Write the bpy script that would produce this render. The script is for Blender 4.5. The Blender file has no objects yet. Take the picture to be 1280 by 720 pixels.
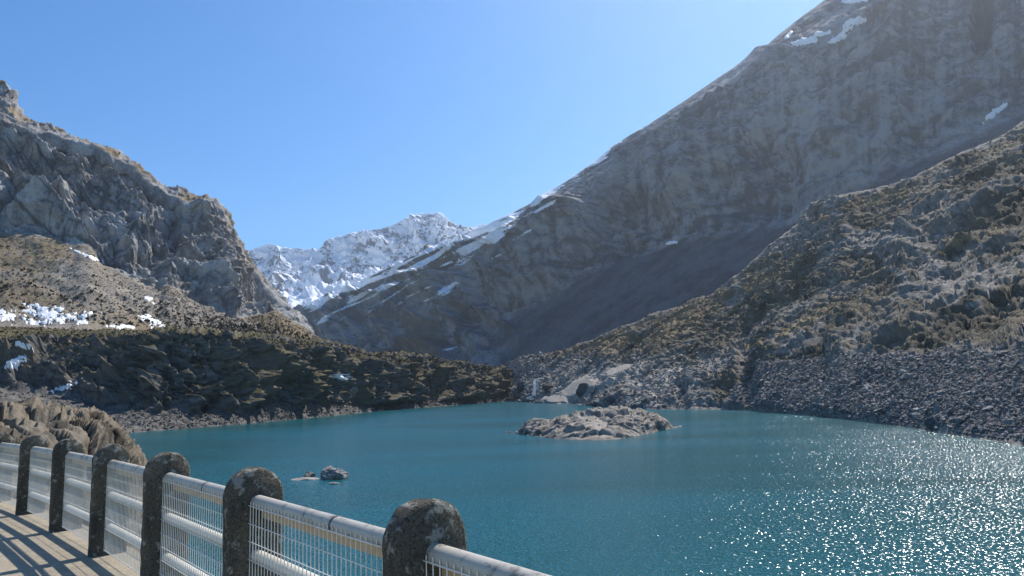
import bpy, bmesh, math, random
import numpy as np
from mathutils import Vector, Matrix, Quaternion

random.seed(7)
rng = np.random.default_rng(11)
scene = bpy.context.scene
COL = scene.collection

# ------------------------------------------------------------------ camera
FPX = 914.0                      # focal length in pixels of a 1280 px wide picture
CAM_Z = 10.0                     # eye above the lake (lake surface is z = 0)
DECK = 8.48                      # dam crest
PITCH = math.radians(7.97)
ROLL = math.radians(1.8)
fwd = Vector((0, math.cos(PITCH), math.sin(PITCH)))
up0 = Vector((0, -math.sin(PITCH), math.cos(PITCH)))
right0 = Vector((1, 0, 0))
upv = up0 * math.cos(ROLL) + right0 * math.sin(ROLL)
rightv = right0 * math.cos(ROLL) - up0 * math.sin(ROLL)
cam_data = bpy.data.cameras.new("camera")
cam_data.sensor_width = 36.0
cam_data.lens = FPX / 1280.0 * 36.0
cam_data.clip_start = 0.05
cam_data.clip_end = 30000
cam = bpy.data.objects.new("camera", cam_data)
M = Matrix((rightv, upv, -fwd)).transposed().to_4x4()
M.translation = (0, 0, CAM_Z)
cam.matrix_world = M
COL.objects.link(cam)
scene.camera = cam

# ------------------------------------------------------------------ light
SUN_AZ = math.radians(34)        # to the right of straight ahead
SUN_EL = math.radians(50.5)
SUN_DIR = Vector((math.sin(SUN_AZ) * math.cos(SUN_EL), math.cos(SUN_AZ) * math.cos(SUN_EL), math.sin(SUN_EL)))
world = bpy.data.worlds.new("World")
scene.world = world
world.use_nodes = True
wn = world.node_tree.nodes
wl = world.node_tree.links
wn.clear()
sky = wn.new("ShaderNodeTexSky")
sky.sky_type = 'NISHITA'
sky.sun_disc = False
sky.sun_elevation = SUN_EL
sky.sun_rotation = SUN_AZ
sky.altitude = 1800
sky.air_density = 1.0
sky.dust_density = 0.5
sky.ozone_density = 2.0
bg = wn.new("ShaderNodeBackground")
bg.inputs[1].default_value = 0.15
wo = wn.new("ShaderNodeOutputWorld")
hs = wn.new("ShaderNodeHueSaturation")     # the phone's colour rendering
hs.inputs["Saturation"].default_value = 1.34
hs.inputs["Value"].default_value = 0.95
wl.new(sky.outputs[0], hs.inputs["Color"])
wl.new(hs.outputs[0], bg.inputs[0])
wl.new(bg.outputs[0], wo.inputs[0])
sun_data = bpy.data.lights.new("sun", 'SUN')
sun_data.energy = 5.0
sun_data.angle = math.radians(0.53)
sun_data.color = (1.0, 0.95, 0.88)
sun = bpy.data.objects.new("sun", sun_data)
sun.rotation_euler = SUN_DIR.to_track_quat('Z', 'Y').to_euler()
COL.objects.link(sun)

scene.view_settings.view_transform = 'Standard'
scene.view_settings.look = 'None'
scene.view_settings.exposure = 0.35
scene.view_settings.gamma = 1.0
scene.view_settings.use_curve_mapping = False
scene.cycles.max_bounces = 4
scene.cycles.diffuse_bounces = 2
scene.cycles.volume_bounces = 0
scene.cycles.use_denoising = True

# ------------------------------------------------------------------ helpers: projection
RV, UV, FV = (np.array(v) for v in (rightv, upv, fwd))

def unproj(px, py, Y):
    """world point seen at pixel (px,py) of the 1280x720 frame, Y metres in front of the camera"""
    px, py, Y = np.broadcast_arrays(np.asarray(px, float), np.asarray(py, float), np.asarray(Y, float))
    d = FV + ((px - 640) / FPX)[..., None] * RV + ((360 - py) / FPX)[..., None] * UV
    return np.array((0, 0, CAM_Z)) + d * (Y / d[..., 1])[..., None]

def unproj_z(px, py, z):
    d = FV + (px - 640) / FPX * RV + (360 - py) / FPX * UV
    return np.array((0, 0, CAM_Z)) + d * ((z - CAM_Z) / d[2])

def project(P):
    q = P - np.array((0, 0, CAM_Z))
    w = q @ FV
    return 640 + FPX * (q @ RV) / w, 360 - FPX * (q @ UV) / w

# ------------------------------------------------------------------ helpers: noise
_perm = np.random.default_rng(3).permutation(256).astype(np.int32)
_perm = np.concatenate([_perm, _perm, _perm])     # indices up to 513 occur
_g = np.random.default_rng(4).normal(size=(256, 3)).astype(np.float32)
_g /= np.linalg.norm(_g, axis=1, keepdims=True)
_g *= 1.6

_gx, _gy, _gz = (np.ascontiguousarray(_g[:, k]) for k in range(3))
from concurrent.futures import ThreadPoolExecutor
_pool = ThreadPoolExecutor(4)

def _chunks(fn, p, nout):
    """run fn over slices of the points, small enough to stay in cache"""
    sh = p.shape[:-1]
    p = np.ascontiguousarray(p.reshape(-1, 3))
    n = len(p)
    parts = [p[k:k + 24000] for k in range(0, n, 24000)]
    res = list(_pool.map(fn, parts))
    if nout == 1:
        return np.concatenate(res).reshape(sh)
    return tuple(np.concatenate([r[j] for r in res]).reshape(sh) for j in range(nout))

def _noise(p):
    i = np.floor(p).astype(np.int32)
    f = p - i.astype(np.float32)
    i &= 255
    u = f * f * f * (f * (f * 6 - 15) + 10)
    fx, fy, fz = (np.ascontiguousarray(f[:, k]) for k in range(3))
    ux, uy, uz = (np.ascontiguousarray(u[:, k]) for k in range(3))
    ix, iy, iz = (np.ascontiguousarray(i[:, k]) for k in range(3))
    out = None
    for dx in (0, 1):
        a = _perm[ix + dx] + iy
        sy = None
        for dy in (0, 1):
            b = _perm[a + dy] + iz
            h = _perm[b]
            n0 = _gx[h] * (fx - dx) + _gy[h] * (fy - dy) + _gz[h] * fz
            h = _perm[b + 1]
            n1 = _gx[h] * (fx - dx) + _gy[h] * (fy - dy) + _gz[h] * (fz - 1)
            n0 += uz * (n1 - n0)
            sy = n0 if sy is None else sy + uy * (n0 - sy)
        out = sy if out is None else out + ux * (sy - out)
    return out

def noise3(p, seed=0):
    return _chunks(_noise, np.asarray(p, np.float32) + np.float32(seed * 17.31 + 0.37), 1)

def fbm(p, octv=4, seed=0, gain=0.5, lac=2.03):
    o, a = 0, 1.0
    for k in range(octv):
        o = o + a * noise3(p, seed + k)
        p = p * lac
        a *= gain
    return o

def ridged(p, octv=4, seed=0, gain=0.55, lac=2.05):
    o, a, w = 0, 1.0, 1.0
    for k in range(octv):
        n = 1 - np.abs(noise3(p, seed + k)) * 1.6
        n = np.clip(n, 0, 1) ** 2 * w
        w = np.clip(n * 1.6, 0, 1)
        o = o + a * n
        p = p * lac
        a *= gain
    return o

def worley(p, seed=0, jitter=0.9):
    """cell noise: distance to the nearest and second nearest point, id of the nearest"""
    def fn(p):
        i = np.floor(p).astype(np.int32)
        f = p - i
        f1 = np.full(len(p), 9, np.float32)
        f2 = f1.copy()
        cid = np.zeros(len(p), np.int32)
        lo = np.where(f < 0.5, -1, 0)
        for kx in (0, 1):
            dx = lo[:, 0] + kx
            a = _perm[(i[:, 0] + dx) & 255]
            for ky in (0, 1):
                dy = lo[:, 1] + ky
                b = _perm[(a + i[:, 1] + dy) & 255]
                for kz in (0, 1):
                    dz = lo[:, 2] + kz
                    h = _perm[(b + i[:, 2] + dz) & 255]
                    o = np.float32(0.26 * jitter)
                    d = (f[:, 0] - dx - _gx[h] * o - .5) ** 2 + (f[:, 1] - dy - _gy[h] * o - .5) ** 2 + (f[:, 2] - dz - _gz[h] * o - .5) ** 2
                    m = d < f1
                    f2 = np.where(m, f1, np.minimum(f2, d))
                    cid = np.where(m, h, cid)
                    f1 = np.where(m, d, f1)
        return np.sqrt(f1), np.sqrt(f2), cid
    return _chunks(fn, np.asarray(p, np.float32) + np.float32(seed * 9.7), 3)

def sstep(a, b, x):
    t = np.clip((x - a) / (b - a), 0, 1)
    return t * t * (3 - 2 * t)

def gauss1(a, sigma, axis):
    if sigma <= 0:
        return a
    r = int(sigma * 3) + 1
    k = np.exp(-0.5 * (np.arange(-r, r + 1) / sigma) ** 2)
    k /= k.sum()
    pad = [(0, 0)] * a.ndim
    pad[axis] = (r, r)
    b = np.pad(a, pad, mode='edge')
    out = np.zeros_like(a)
    n = a.shape[axis]
    for j, w in enumerate(k):
        sl = [slice(None)] * a.ndim
        sl[axis] = slice(j, j + n)
        out += w * b[tuple(sl)]
    return out

# ------------------------------------------------------------------ helpers: objects
def props(o, label=None, cat=None, group=None, kind=None):
    if label: o["label"] = label
    if cat: o["category"] = cat
    if group: o["group"] = group
    if kind: o["kind"] = kind
    return o

def link(name, mesh, mat=None, parent=None):
    o = bpy.data.objects.new(name, mesh)
    COL.objects.link(o)
    if mat is not None and mesh is not None and len(mesh.materials) == 0:
        mesh.materials.append(mat)
    if parent is not None:
        o.parent = parent
    return o

def mesh_np(name, V, F, smooth=True, attrs=None):
    me = bpy.data.meshes.new(name)
    V = np.ascontiguousarray(V, np.float32)
    F = np.ascontiguousarray(F, np.int32)
    n, k = F.shape
    me.vertices.add(len(V)); me.vertices.foreach_set("co", V.ravel())
    me.loops.add(n * k); me.loops.foreach_set("vertex_index", F.ravel())
    me.polygons.add(n)
    me.polygons.foreach_set("loop_start", np.arange(0, n * k, k, dtype=np.int32))
    me.polygons.foreach_set("use_smooth", np.full(n, smooth))
    me.update(calc_edges=True)
    for an, av in (attrs or {}).items():
        at = me.attributes.new(an, 'FLOAT', 'POINT')
        at.data.foreach_set("value", np.ascontiguousarray(av, np.float32).ravel())
    return me

def grid_faces(nv, nu):
    i = np.arange(nv * nu).reshape(nv, nu)
    return np.stack([i[:-1, :-1], i[:-1, 1:], i[1:, 1:], i[1:, :-1]], -1).reshape(-1, 4)

def grid_normals(P):
    du = np.gradient(P, axis=1)
    dv = np.gradient(P, axis=0)
    n = np.cross(du, dv)
    n /= np.linalg.norm(n, axis=-1, keepdims=True) + 1e-9
    return n

def bm_mesh(bm, name, smooth=False):
    me = bpy.data.meshes.new(name)
    bm.normal_update()
    bm.to_mesh(me)
    bm.free()
    if smooth:
        for p in me.polygons: p.use_smooth = True
    return me

# ------------------------------------------------------------------ helpers: materials
class NT:
    def __init__(s, name):
        s.m = bpy.data.materials.new(name)
        s.m.use_nodes = True
        s.t = s.m.node_tree
        s.t.nodes.clear()
        s.out = s.n("OutputMaterial")
        s.b = s.n("BsdfPrincipled")
        s.t.links.new(s.b.outputs[0], s.out.inputs[0])
    def n(s, kind, **kw):
        nd = s.t.nodes.new("ShaderNode" + kind)
        for k, v in kw.items():
            setattr(nd, k, v)
        return nd
    def set(s, inp, v):
        if isinstance(v, bpy.types.NodeSocket):
            s.t.links.new(v, inp)
        elif isinstance(v, (tuple, list)) and len(v) == 3 and inp.type == 'RGBA':
            inp.default_value = (*v, 1)
        else:
            inp.default_value = v
    def pos(s):
        return s.n("NewGeometry").outputs["Position"]
    def objco(s):
        return s.n("TexCoord").outputs["Object"]
    def mapping(s, vec, scale=(1, 1, 1), rot=(0, 0, 0)):
        m = s.n("Mapping")
        s.set(m.inputs[0], vec)
        m.inputs["Scale"].default_value = scale
        m.inputs["Rotation"].default_value = rot
        return m.outputs[0]
    def noise(s, vec, scale, detail=6, rough=0.6, dist=0.0):
        t = s.n("TexNoise")
        s.set(t.inputs["Vector"], vec)
        t.inputs["Scale"].default_value = scale
        t.inputs["Detail"].default_value = detail
        t.inputs["Roughness"].default_value = rough
        t.inputs["Distortion"].default_value = dist
        return t.outputs[0]
    def voro(s, vec, scale, feature='DISTANCE_TO_EDGE'):
        t = s.n("TexVoronoi", feature=feature)
        s.set(t.inputs["Vector"], vec)
        t.inputs["Scale"].default_value = scale
        return t.outputs[0]
    def ramp(s, fac, a, b, lo=0.0, hi=1.0):
        r = s.n("MapRange")
        s.set(r.inputs[0], fac)
        r.inputs[1].default_value = a; r.inputs[2].default_value = b
        r.inputs[3].default_value = lo; r.inputs[4].default_value = hi
        return r.outputs[0]
    def math(s, op, a, b=0.0):
        m = s.n("Math", operation=op)
        s.set(m.inputs[0], a); s.set(m.inputs[1], b)
        return m.outputs[0]
    def mix(s, fac, a, b):
        m = s.n("Mix", data_type='RGBA')
        s.set(m.inputs[0], fac); s.set(m.inputs[6], a); s.set(m.inputs[7], b)
        return m.outputs[2]
    def attr(s, name):
        a = s.n("Attribute", attribute_name=name)
        return a.outputs["Fac"]
    def bump(s, h, dist, strength=1.0, normal=None):
        b = s.n("Bump")
        s.set(b.inputs["Height"], h)
        b.inputs["Distance"].default_value = dist
        b.inputs["Strength"].default_value = strength
        if normal is not None: s.set(b.inputs["Normal"], normal)
        return b.outputs[0]
    def fin(s, color, rough=0.9, normal=None, spec=0.2):
        s.set(s.b.inputs["Base Color"], color)
        s.set(s.b.inputs["Roughness"], rough)
        s.b.inputs["Specular IOR Level"].default_value = spec
        if normal is not None: s.set(s.b.inputs["Normal"], normal)
        return s.m

def terrain_mat(name, rock=((.10, .10, .105), (.27, .265, .26)), warm=(.23, .17, .12), grass=((.10, .085, .045), (.25, .19, .10)),
                scree=((.15, .145, .14), (.25, .235, .22)), tan=((.20, .15, .085), (.38, .29, .17)), fine=1.0, bumpd=0.3, warm_amt=0.5, snowcol=(.86, .88, .92)):
    """rock, dry grass, scree and snow by point attributes; 'fine' is the size in metres of the finest mottling"""
    s = NT(name)
    p = s.pos()
    n3 = s.noise(p, 1 / fine, 4, 0.7)
    e = s.math('SUBTRACT', n3, 0.5)
    t1 = s.math('ADD', s.attr("t1"), s.math('MULTIPLY', e, 0.9))
    rk = s.mix(s.ramp(t1, .2, .8), rock[0], rock[1])
    rk = s.mix(s.math('MULTIPLY', s.ramp(s.attr("t2"), .5, .75), warm_amt), rk, warm)
    g = s.ramp(s.math('ADD', n3, s.math('MULTIPLY', s.math('SUBTRACT', s.attr("t2"), .5), .5)), .3, .7)
    gr = s.mix(g, grass[0], grass[1])
    tn = s.mix(g, tan[0], tan[1])
    sc = s.mix(s.ramp(t1, .2, .8), scree[0], scree[1])
    edge = s.math('MULTIPLY', e, 0.9)
    sharp = lambda a: s.ramp(s.math('ADD', s.attr(a), edge), .35, .65)
    c = s.mix(sharp("scree"), rk, sc)
    c = s.mix(sharp("grass"), c, gr)
    c = s.mix(sharp("tan"), c, tn)
    snow = s.ramp(s.math('ADD', s.attr("snow"), s.math('MULTIPLY', edge, 0.6)), .46, .54)
    c = s.mix(snow, c, snowcol)
    h = s.math('MULTIPLY', n3, s.math('SUBTRACT', 1.0, s.math('MULTIPLY', snow, 0.8)))
    return s.fin(c, 0.92, s.bump(h, bumpd), 0.15)

# ------------------------------------------------------------------ terrain lofts
class Loft:
    """a slope built from crest, break and foot lines; each row is a list of (px, py, Y) survey points"""
    def __init__(s, rows, x0, x1, step, nseg, su=6, sv=2.0):
        s.px = np.concatenate([np.arange(x0, min(-16, x1), step * 5), np.arange(max(x0, -16), min(x1, 1296), step), np.arange(max(1296, x0), x1 + step * 5, step * 5) if x1 > 1296 else [x1]]).astype(float)
        py = []; Y = []
        for r in rows:
            r = np.array(r, float)
            a = np.interp(s.px, r[:, 0], r[:, 1]); b = np.interp(s.px, r[:, 0], r[:, 2])
            py.append(gauss1(a, su / step * 0.35, 0)); Y.append(gauss1(b, su / step * 3, 0))
        py = np.array(py); Y = np.array(Y)
        t = np.concatenate([np.linspace(k, k + 1, n, endpoint=False) for k, n in enumerate(nseg)] + [[len(nseg)]])
        k = np.minimum(t.astype(int), len(nseg) - 1)
        f = (t - k)[:, None]
        s.t = t
        C = np.array([unproj(s.px, py[j], Y[j]) for j in range(len(rows))])
        P = C[k] * (1 - f)[..., None] + C[k + 1] * f[..., None]
        s.P = gauss1(P, sv, 0)
        s.N = grid_normals(s.P)
        if (s.N * (np.array((0, 0, CAM_Z)) - s.P)).sum(-1).mean() < 0:
            s.N = -s.N
        s.PX, s.PY = project(s.P)
        s.T = np.broadcast_to(t[:, None], s.PX.shape)
        s.attrs = {a: np.zeros(s.PX.shape, np.float32) for a in ("grass", "scree", "snow", "tan")}
    def ledge(s, line, off, w=6, fade=40):
        """rock below the line stands proud of the rock above it"""
        l = np.array(line, float)
        y = np.interp(s.PX, l[:, 0], l[:, 1])
        f = sstep(l[0, 0] - fade, l[0, 0] + fade * .3, s.PX) * (1 - sstep(l[-1, 0] - fade * .3, l[-1, 0] + fade, s.PX))
        s.off = getattr(s, "off", 0) + off * sstep(-w, w, s.PY - y) * np.exp(-np.clip(s.PY - y, 0, None) / 60.) * f
    def displace(s, d):
        d = d + getattr(s, "off", 0)
        s.P = s.P + s.N * d[..., None]
        s.N2 = grid_normals(s.P)
        s.N2 *= np.sign(s.N2[..., 2:3].mean())
        s.PX, s.PY = project(s.P)
    def build(s, name, mat, label=None, kind="structure", feat=8.0, strata=(1, 1, 3)):
        c, sn = math.cos(.3), math.sin(.3)
        R = s.P / feat
        R = np.stack([R[..., 0], R[..., 1] * c - R[..., 2] * sn, R[..., 1] * sn + R[..., 2] * c], -1) * strata
        if "t1" not in s.attrs:
            s.attrs["t1"] = .5 + .45 * fbm(R, 5, 90, .6)
        s.attrs["t2"] = .5 + .45 * fbm(s.P / (feat * 6), 3, 95)
        flat = False
        nv, nu = s.P.shape[:2]
        me = mesh_np(name, s.P.reshape(-1, 3), grid_faces(nv, nu), not flat, s.attrs)
        o = link(name, me, mat)
        props(o, label=label, kind=kind)
        return o

def blobs(PX, PY, lst, amp=0.35, freq=0.06, seed=0):
    """0..1 mask around listed ellipses (cx, cy, rx, ry, angle) with frayed edges"""
    n = fbm(np.stack([PX * freq, PY * freq * 1.8, PX * 0], -1), 3, seed) * amp * 2
    m = np.zeros(PX.shape, np.float32)
    for cx, cy, rx, ry, *a in lst:
        a = math.radians(a[0]) if a else 0
        x = (PX - cx) * math.cos(a) + (PY - cy) * math.sin(a)
        y = -(PX - cx) * math.sin(a) + (PY - cy) * math.cos(a)
        d = np.sqrt((x / rx) ** 2 + (y / ry) ** 2)
        m = np.maximum(m, np.clip(1.5 - d + n, 0, 1))
    return m

def yh(x): return 488 - 0.0314 * (np.asarray(x) - 640)
def wl_row(pts, z):   # shoreline given as (px, Y): the same line at height z
    return [(x, float(yh(x) + (CAM_Z - z) * FPX / Y), Y) for x, Y in pts]

# ---- far snowy range
H = Loft([
    [(150, 420, 5600), (305, 400, 5600), (530, 400, 5600), (760, 420, 5600)],
    [(150, 345, 4500), (250, 322, 4500), (305, 312, 4500), (318, 307, 4500), (335, 302, 4500), (346, 305, 4500), (352, 310, 4480), (360, 307, 4450), (372, 307, 4450), (385, 309, 4470), (393, 306, 4480), (396, 311, 4500), (402, 304, 4480), (412, 296, 4480), (425, 294, 4480), (445, 290, 4480), (470, 284, 4500), (500, 275, 4500), (518, 268, 4500), (530, 264, 4480), (542, 264, 4480), (556, 269, 4500), (570, 277, 4550), (583, 281, 4600), (605, 282, 4700), (660, 300, 4800), (760, 350, 4900)],
    [(150, 375, 4200), (310, 352, 4200), (350, 362, 4150), (400, 340, 4180), (440, 345, 4150), (530, 318, 4200), (600, 320, 4300), (760, 380, 4400)],
    [(150, 410, 3500), (340, 388, 3500), (380, 384, 3450), (430, 372, 3500), (530, 350, 3550), (760, 420, 3600)],
    [(150, 470, 3000), (380, 440, 2900), (760, 470, 3000)],
], 150, 760, 0.9, [24, 90, 60, 30], su=2, sv=1.2)
q = H.P / 1000
dh = 62 * (ridged(q * [3.2, 3.2, 2.0], 6, 21) - 0.9) * sstep(0.6, 1.2, H.T) * (1 - 0.6 * sstep(2.2, 3, H.T))
dh = dh * (0.25 + 0.75 * sstep(1.0, 1.25, H.T)) + (22 * fbm(q * [14, 14, 34], 4, 5) + 10 * (ridged(q * [26, 26, 30], 3, 6) - .9)) * (1 - 0.8 * sstep(2.3, 3, H.T)) * (.3 + .7 * sstep(1.0, 1.2, H.T))
H.displace(dh)
steep = 1 - np.abs(H.N2[..., 2])
H.attrs["snow"] = 0.77 - 0.68 * (steep - 0.42) + 0.26 * fbm(q * [8, 8, 20], 4, 31) + 0.5 * sstep(2.3, 2.9, H.T) + 0.35 * blobs(H.PX, H.PY, [(362, 318, 9, 9), (385, 325, 10, 8), (425, 312, 9, 16), (335, 303, 14, 4), (395, 352, 12, 8)])

# ---- right-hand big mountain
sky_D = [(330, 405, 1900), (375, 383, 1860), (420, 362, 1800), (480, 335, 1700), (540, 308, 1600), (600, 283, 1420), (640, 265, 1350), (665, 252, 1330), (680, 240, 1300), (700, 230, 1270), (740, 203, 1230), (765, 182, 1210), (790, 166, 1190), (825, 145, 1170), (860, 122, 1150), (900, 94, 1120), (955, 58, 1080), (975, 40, 1070), (1000, 20, 1060), (1030, -2, 1060), (1100, -60, 1070), (1280, -200, 1100), (1700, -330, 1100)]
D = Loft([
    [(x, y + 60 if x < 900 else y + 90, Y + 300) for x, y, Y in sky_D],
    sky_D,
    [(330, 408, 1830), (375, 388, 1810), (400, 376, 1793), (450, 362, 1680), (530, 328, 1485), (600, 300, 1330), (640, 283, 1263), (700, 252, 1195), (740, 222, 1165), (800, 178, 1136), (870, 132, 1075), (940, 86, 1015), (1000, 60, 976), (1050, 40, 965), (1100, 12, 958), (1280, -100, 948), (1700, -230, 930)],
    [(330, 416, 1750), (400, 424, 1660), (470, 433, 1440), (530, 438, 1290), (575, 430, 1220), (600, 418, 1180), (640, 395, 1144), (700, 372, 1100), (740, 346, 1065), (800, 325, 1025), (850, 316, 960), (930, 299, 880), (1000, 280, 828), (1100, 230, 800), (1280, 150, 770), (1700, -20, 740)],
    [(330, 424, 1700), (400, 430, 1600), (450, 440, 1500), (540, 448, 1250), (600, 450, 1100), (700, 447, 950), (800, 422, 850), (920, 372, 780), (1100, 265, 720), (1280, 195, 680), (1700, -10, 640)],
    [(330, 460, 1500), (450, 470, 1300), (600, 474, 900), (700, 470, 800), (800, 450, 720), (920, 410, 680), (1100, 310, 640), (1280, 240, 600), (1700, 40, 560)],
], 330, 1700, 1.25, [14, 44, 170, 70, 16], su=5, sv=1.5)
q = D.P / 1000
cliff = sstep(1.75, 2.05, D.T) * (1 - sstep(2.86, 3.02, D.T))
left = 1 - sstep(560, 680, D.PX)
# bedding dips down to the left along the face
q2 = np.stack([q[..., 0] * .9 + q[..., 1] * .5, q[..., 1] - q[..., 0], q[..., 2] * 1.0 + q[..., 0] * 0.35], -1)
sD = D.P[..., 2] - .32 * D.P[..., 0] + 34 * fbm(q * [3, 3, 3], 3, 140) + 5 * fbm(q * 18, 2, 141)
fr = lambda x: x - np.floor(x)
mod_ = np.clip(.55 + .8 * fbm(q * 5, 2, 142), 0, 1.2)
dd = cliff * (16 * (ridged(q * [4, 4, 3], 4, 1) - .95) + 13 * (fr(sD / 62) - .5) * mod_ + 4.5 * (fr(sD / 19) - .5) * mod_ + 8 * fbm(q * [14, 14, 2.0], 4, 14) + 3.5 * (ridged(q * [40, 40, 5], 3, 143) - .9) + 2.6 * (fr(sD / 7.5 + .8 * fbm(q * 40, 2, 144)) - .5) * mod_)
for cx, cy, rx, ry, an, am in [(690, 305, 45, 60, 25, 30), (640, 330, 30, 50, 25, 16), (790, 290, 42, 50, 20, -24), (935, 225, 75, 50, -10, -20), (850, 200, 40, 50, 20, 14), (1060, 150, 70, 60, 0, 16), (1228, 25, 14, 45, 4, -22), (1195, 230, 60, 30, -20, -16), (1010, 250, 30, 40, 10, 12)]:
    an = math.radians(an)
    x = (D.PX - cx) * math.cos(an) + (D.PY - cy) * math.sin(an); y = -(D.PX - cx) * math.sin(an) + (D.PY - cy) * math.cos(an)
    dd += cliff * am * sstep(1.25, .55, np.sqrt((x / rx) ** 2 + (y / ry) ** 2) + .35 * fbm(q * 9, 3, 150))
dd += (1 - cliff) * (2.0 * fbm(q * 30, 4, 2) + 1.6 * fbm(q * 110, 3, 6)) * sstep(1.0, 1.3, D.T)
D.attrs["t1"] = .52 + cliff * (.30 * fbm(np.stack([sD / 9., D.PX * .006, D.PX * 0], -1), 4, 151) + .26 * fbm(np.stack([D.PX * .11, D.PY * .012, D.PX * 0], -1), 4, 152)) + .28 * fbm(q * 6, 4, 153) + .30 * fbm(q * 55, 4, 154, .65)
crk = np.maximum(np.clip(1 - np.abs(fbm(q2 * [9, 11, 34], 3, 157)) * 13, 0, 1), np.clip(1 - np.abs(fbm(q * [16, 16, 5], 3, 158)) * 16, 0, 1))
D.attrs["t1"] -= np.maximum(cliff, left * .7) * .36 * crk
dd -= cliff * 1.6 * crk
D.attrs["t1"] += (1 - cliff) * .5 * fbm(np.stack([(D.PX * .5 + D.PY * .86) * .10, (D.PX * .86 - D.PY * .5) * .012, D.PX * 0], -1), 4, 159)
D.attrs["t1"] -= cliff * .32 * sstep(1.2, .5, np.abs(D.PX - 1228 + 8 * fbm(q * 12, 3, 155)) / 12) * sstep(75, 35, D.PY + 20 * fbm(q * 14, 3, 156))
# slanting ribs and gullies on the far left part
r2 = np.stack([q[..., 0] * .75 + q[..., 2] * 1.3, q[..., 1] * .3, q[..., 2] * .4 - q[..., 0] * .35], -1)
dd += left * 24 * (ridged(r2 * 13, 5, 44) - .9) * sstep(1.0, 1.4, D.T)
dd += (3 * fbm(q * [34, 34, 14], 4, 3) + 3 * (ridged(q2 * [20, 20, 70], 4, 99) - .9)) * (0.15 + 0.85 * np.maximum(cliff, left)) * sstep(.9, 1.2, D.T)
D.ledge([(955, 62), (1000, 58), (1040, 44), (1085, 16), (1150, -20)], 12, 3)
D.ledge([(690, 262), (760, 262), (830, 300), (900, 290)], 14, 6)
D.displace(dd)
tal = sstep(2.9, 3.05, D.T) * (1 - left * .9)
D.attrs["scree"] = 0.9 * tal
D.attrs["grass"] = 0.30 * (1 - sstep(1.6, 2.1, D.T)) * (1 - .4 * left) + left * (.36 + .5 * fbm(r2 * 9, 4, 61)) - .12 + 0.7 * blobs(D.PX, D.PY, [(690, 268, 22, 10), (640, 290, 18, 8)])
al = (D.PX * .89 - D.PY * .455); ac = (D.PX * .455 + D.PY * .89)
stk = fbm(np.stack([al * .022, ac * .17, al * 0], -1), 4, 71)
below = D.PY - np.interp(D.PX, [a[0] for a in sky_D], [a[1] for a in sky_D])
band = np.interp(D.PX, [375, 420, 480, 560, 640, 700, 760, 830], [6, 24, 42, 38, 28, 11, 5, 2])
sn = sstep(1.0, 1.06, D.T) * (.84 + .80 * stk - .50 * below / band) * (1 - sstep(800, 835, D.PX))
sn = np.maximum(sn, blobs(D.PX, D.PY, [(558, 437, 20, 1.6, -14), (775, 178, 9, 2, -30), (757, 192, 7, 1.8, -35)], 0.4, 0.09, 3) * .62)
D.attrs["snow"] = sn

# ---- left-hand cliff mountain
A_sky = [(-320, -60, 650), (-100, 40, 630), (0, 95, 622), (12, 101, 620), (19, 107, 620), (22, 114, 620), (23, 132, 620), (33, 143, 622), (45, 150, 625), (70, 160, 628), (90, 167, 630), (130, 180, 632), (150, 190, 635), (165, 200, 637), (180, 212, 638), (195, 226, 640), (215, 232, 642), (235, 239, 645), (255, 244, 650), (270, 247, 655), (279, 254, 660), (285, 263, 665), (291, 279, 670), (296, 296, 674), (302, 306, 678), (315, 330, 690), (330, 350, 695), (345, 366, 700), (370, 391, 720), (385, 407, 725), (400, 425, 730), (440, 455, 770)]
A_base = [(-320, 385, 330), (-100, 395, 370), (0, 402, 400), (150, 410, 430), (250, 413, 500), (345, 420, 570), (400, 430, 650), (440, 452, 700)]
A = Loft([
    [(x, y + 70, Y + 160) for x, y, Y in A_sky],
    A_sky,
    [(-320, 60, 570), (-100, 120, 570), (0, 150, 575), (45, 166, 582), (90, 176, 590), (130, 187, 596), (165, 205, 602), (190, 226, 604), (205, 240, 606), (235, 255, 604), (250, 252, 612), (270, 252, 620), (284, 270, 620), (293, 292, 630), (302, 311, 635), (315, 334, 640), (345, 369, 650), (370, 393, 675), (400, 426, 722), (440, 456, 760)],
    [(-320, 250, 520), (-100, 288, 515), (0, 298, 515), (55, 303, 515), (100, 316, 515), (150, 343, 515), (200, 365, 520), (250, 384, 530), (285, 397, 545), (320, 394, 570), (345, 388, 595), (370, 402, 635), (400, 428, 700), (440, 456, 745)],
    A_base,
    [(x, y + 40, Y - 60) for x, y, Y in A_base],
], -320, 440, 1.1, [14, 34, 190, 110, 20], su=3, sv=1.5)
q = A.P / 100
cliff = sstep(1.8, 2.1, A.T) * (1 - sstep(2.9, 3.02, A.T)) * (1 - 0.7 * sstep(330, 375, A.PX))
wob = fbm(q * .7, 3, 2)
qq = q + np.stack([wob, wob, wob], -1) * .25
f1, f2, cid = worley(qq * [1.15, 1.15, .7], 2)
g1, g2, cid2 = worley(qq * [3.1, 3.1, 2.0], 5)
h1, h2, cid3 = worley(qq * [8.0, 8.0, 5.5], 6)
tone = ((cid * 37) % 101) / 101 - .5
tone2 = ((cid2 * 53) % 101) / 101 - .5
da = cliff * (11 * np.clip(f2 - f1, 0, .35) / .35 + 9 * tone + 4.2 * np.clip(g2 - g1, 0, .3) / .3 + 4.5 * tone2 + 1.6 * np.clip(h2 - h1, 0, .3) / .3 - 12 + 11 * (ridged(q * [1.5, 1.5, .5], 4, 17) - .9))
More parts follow.
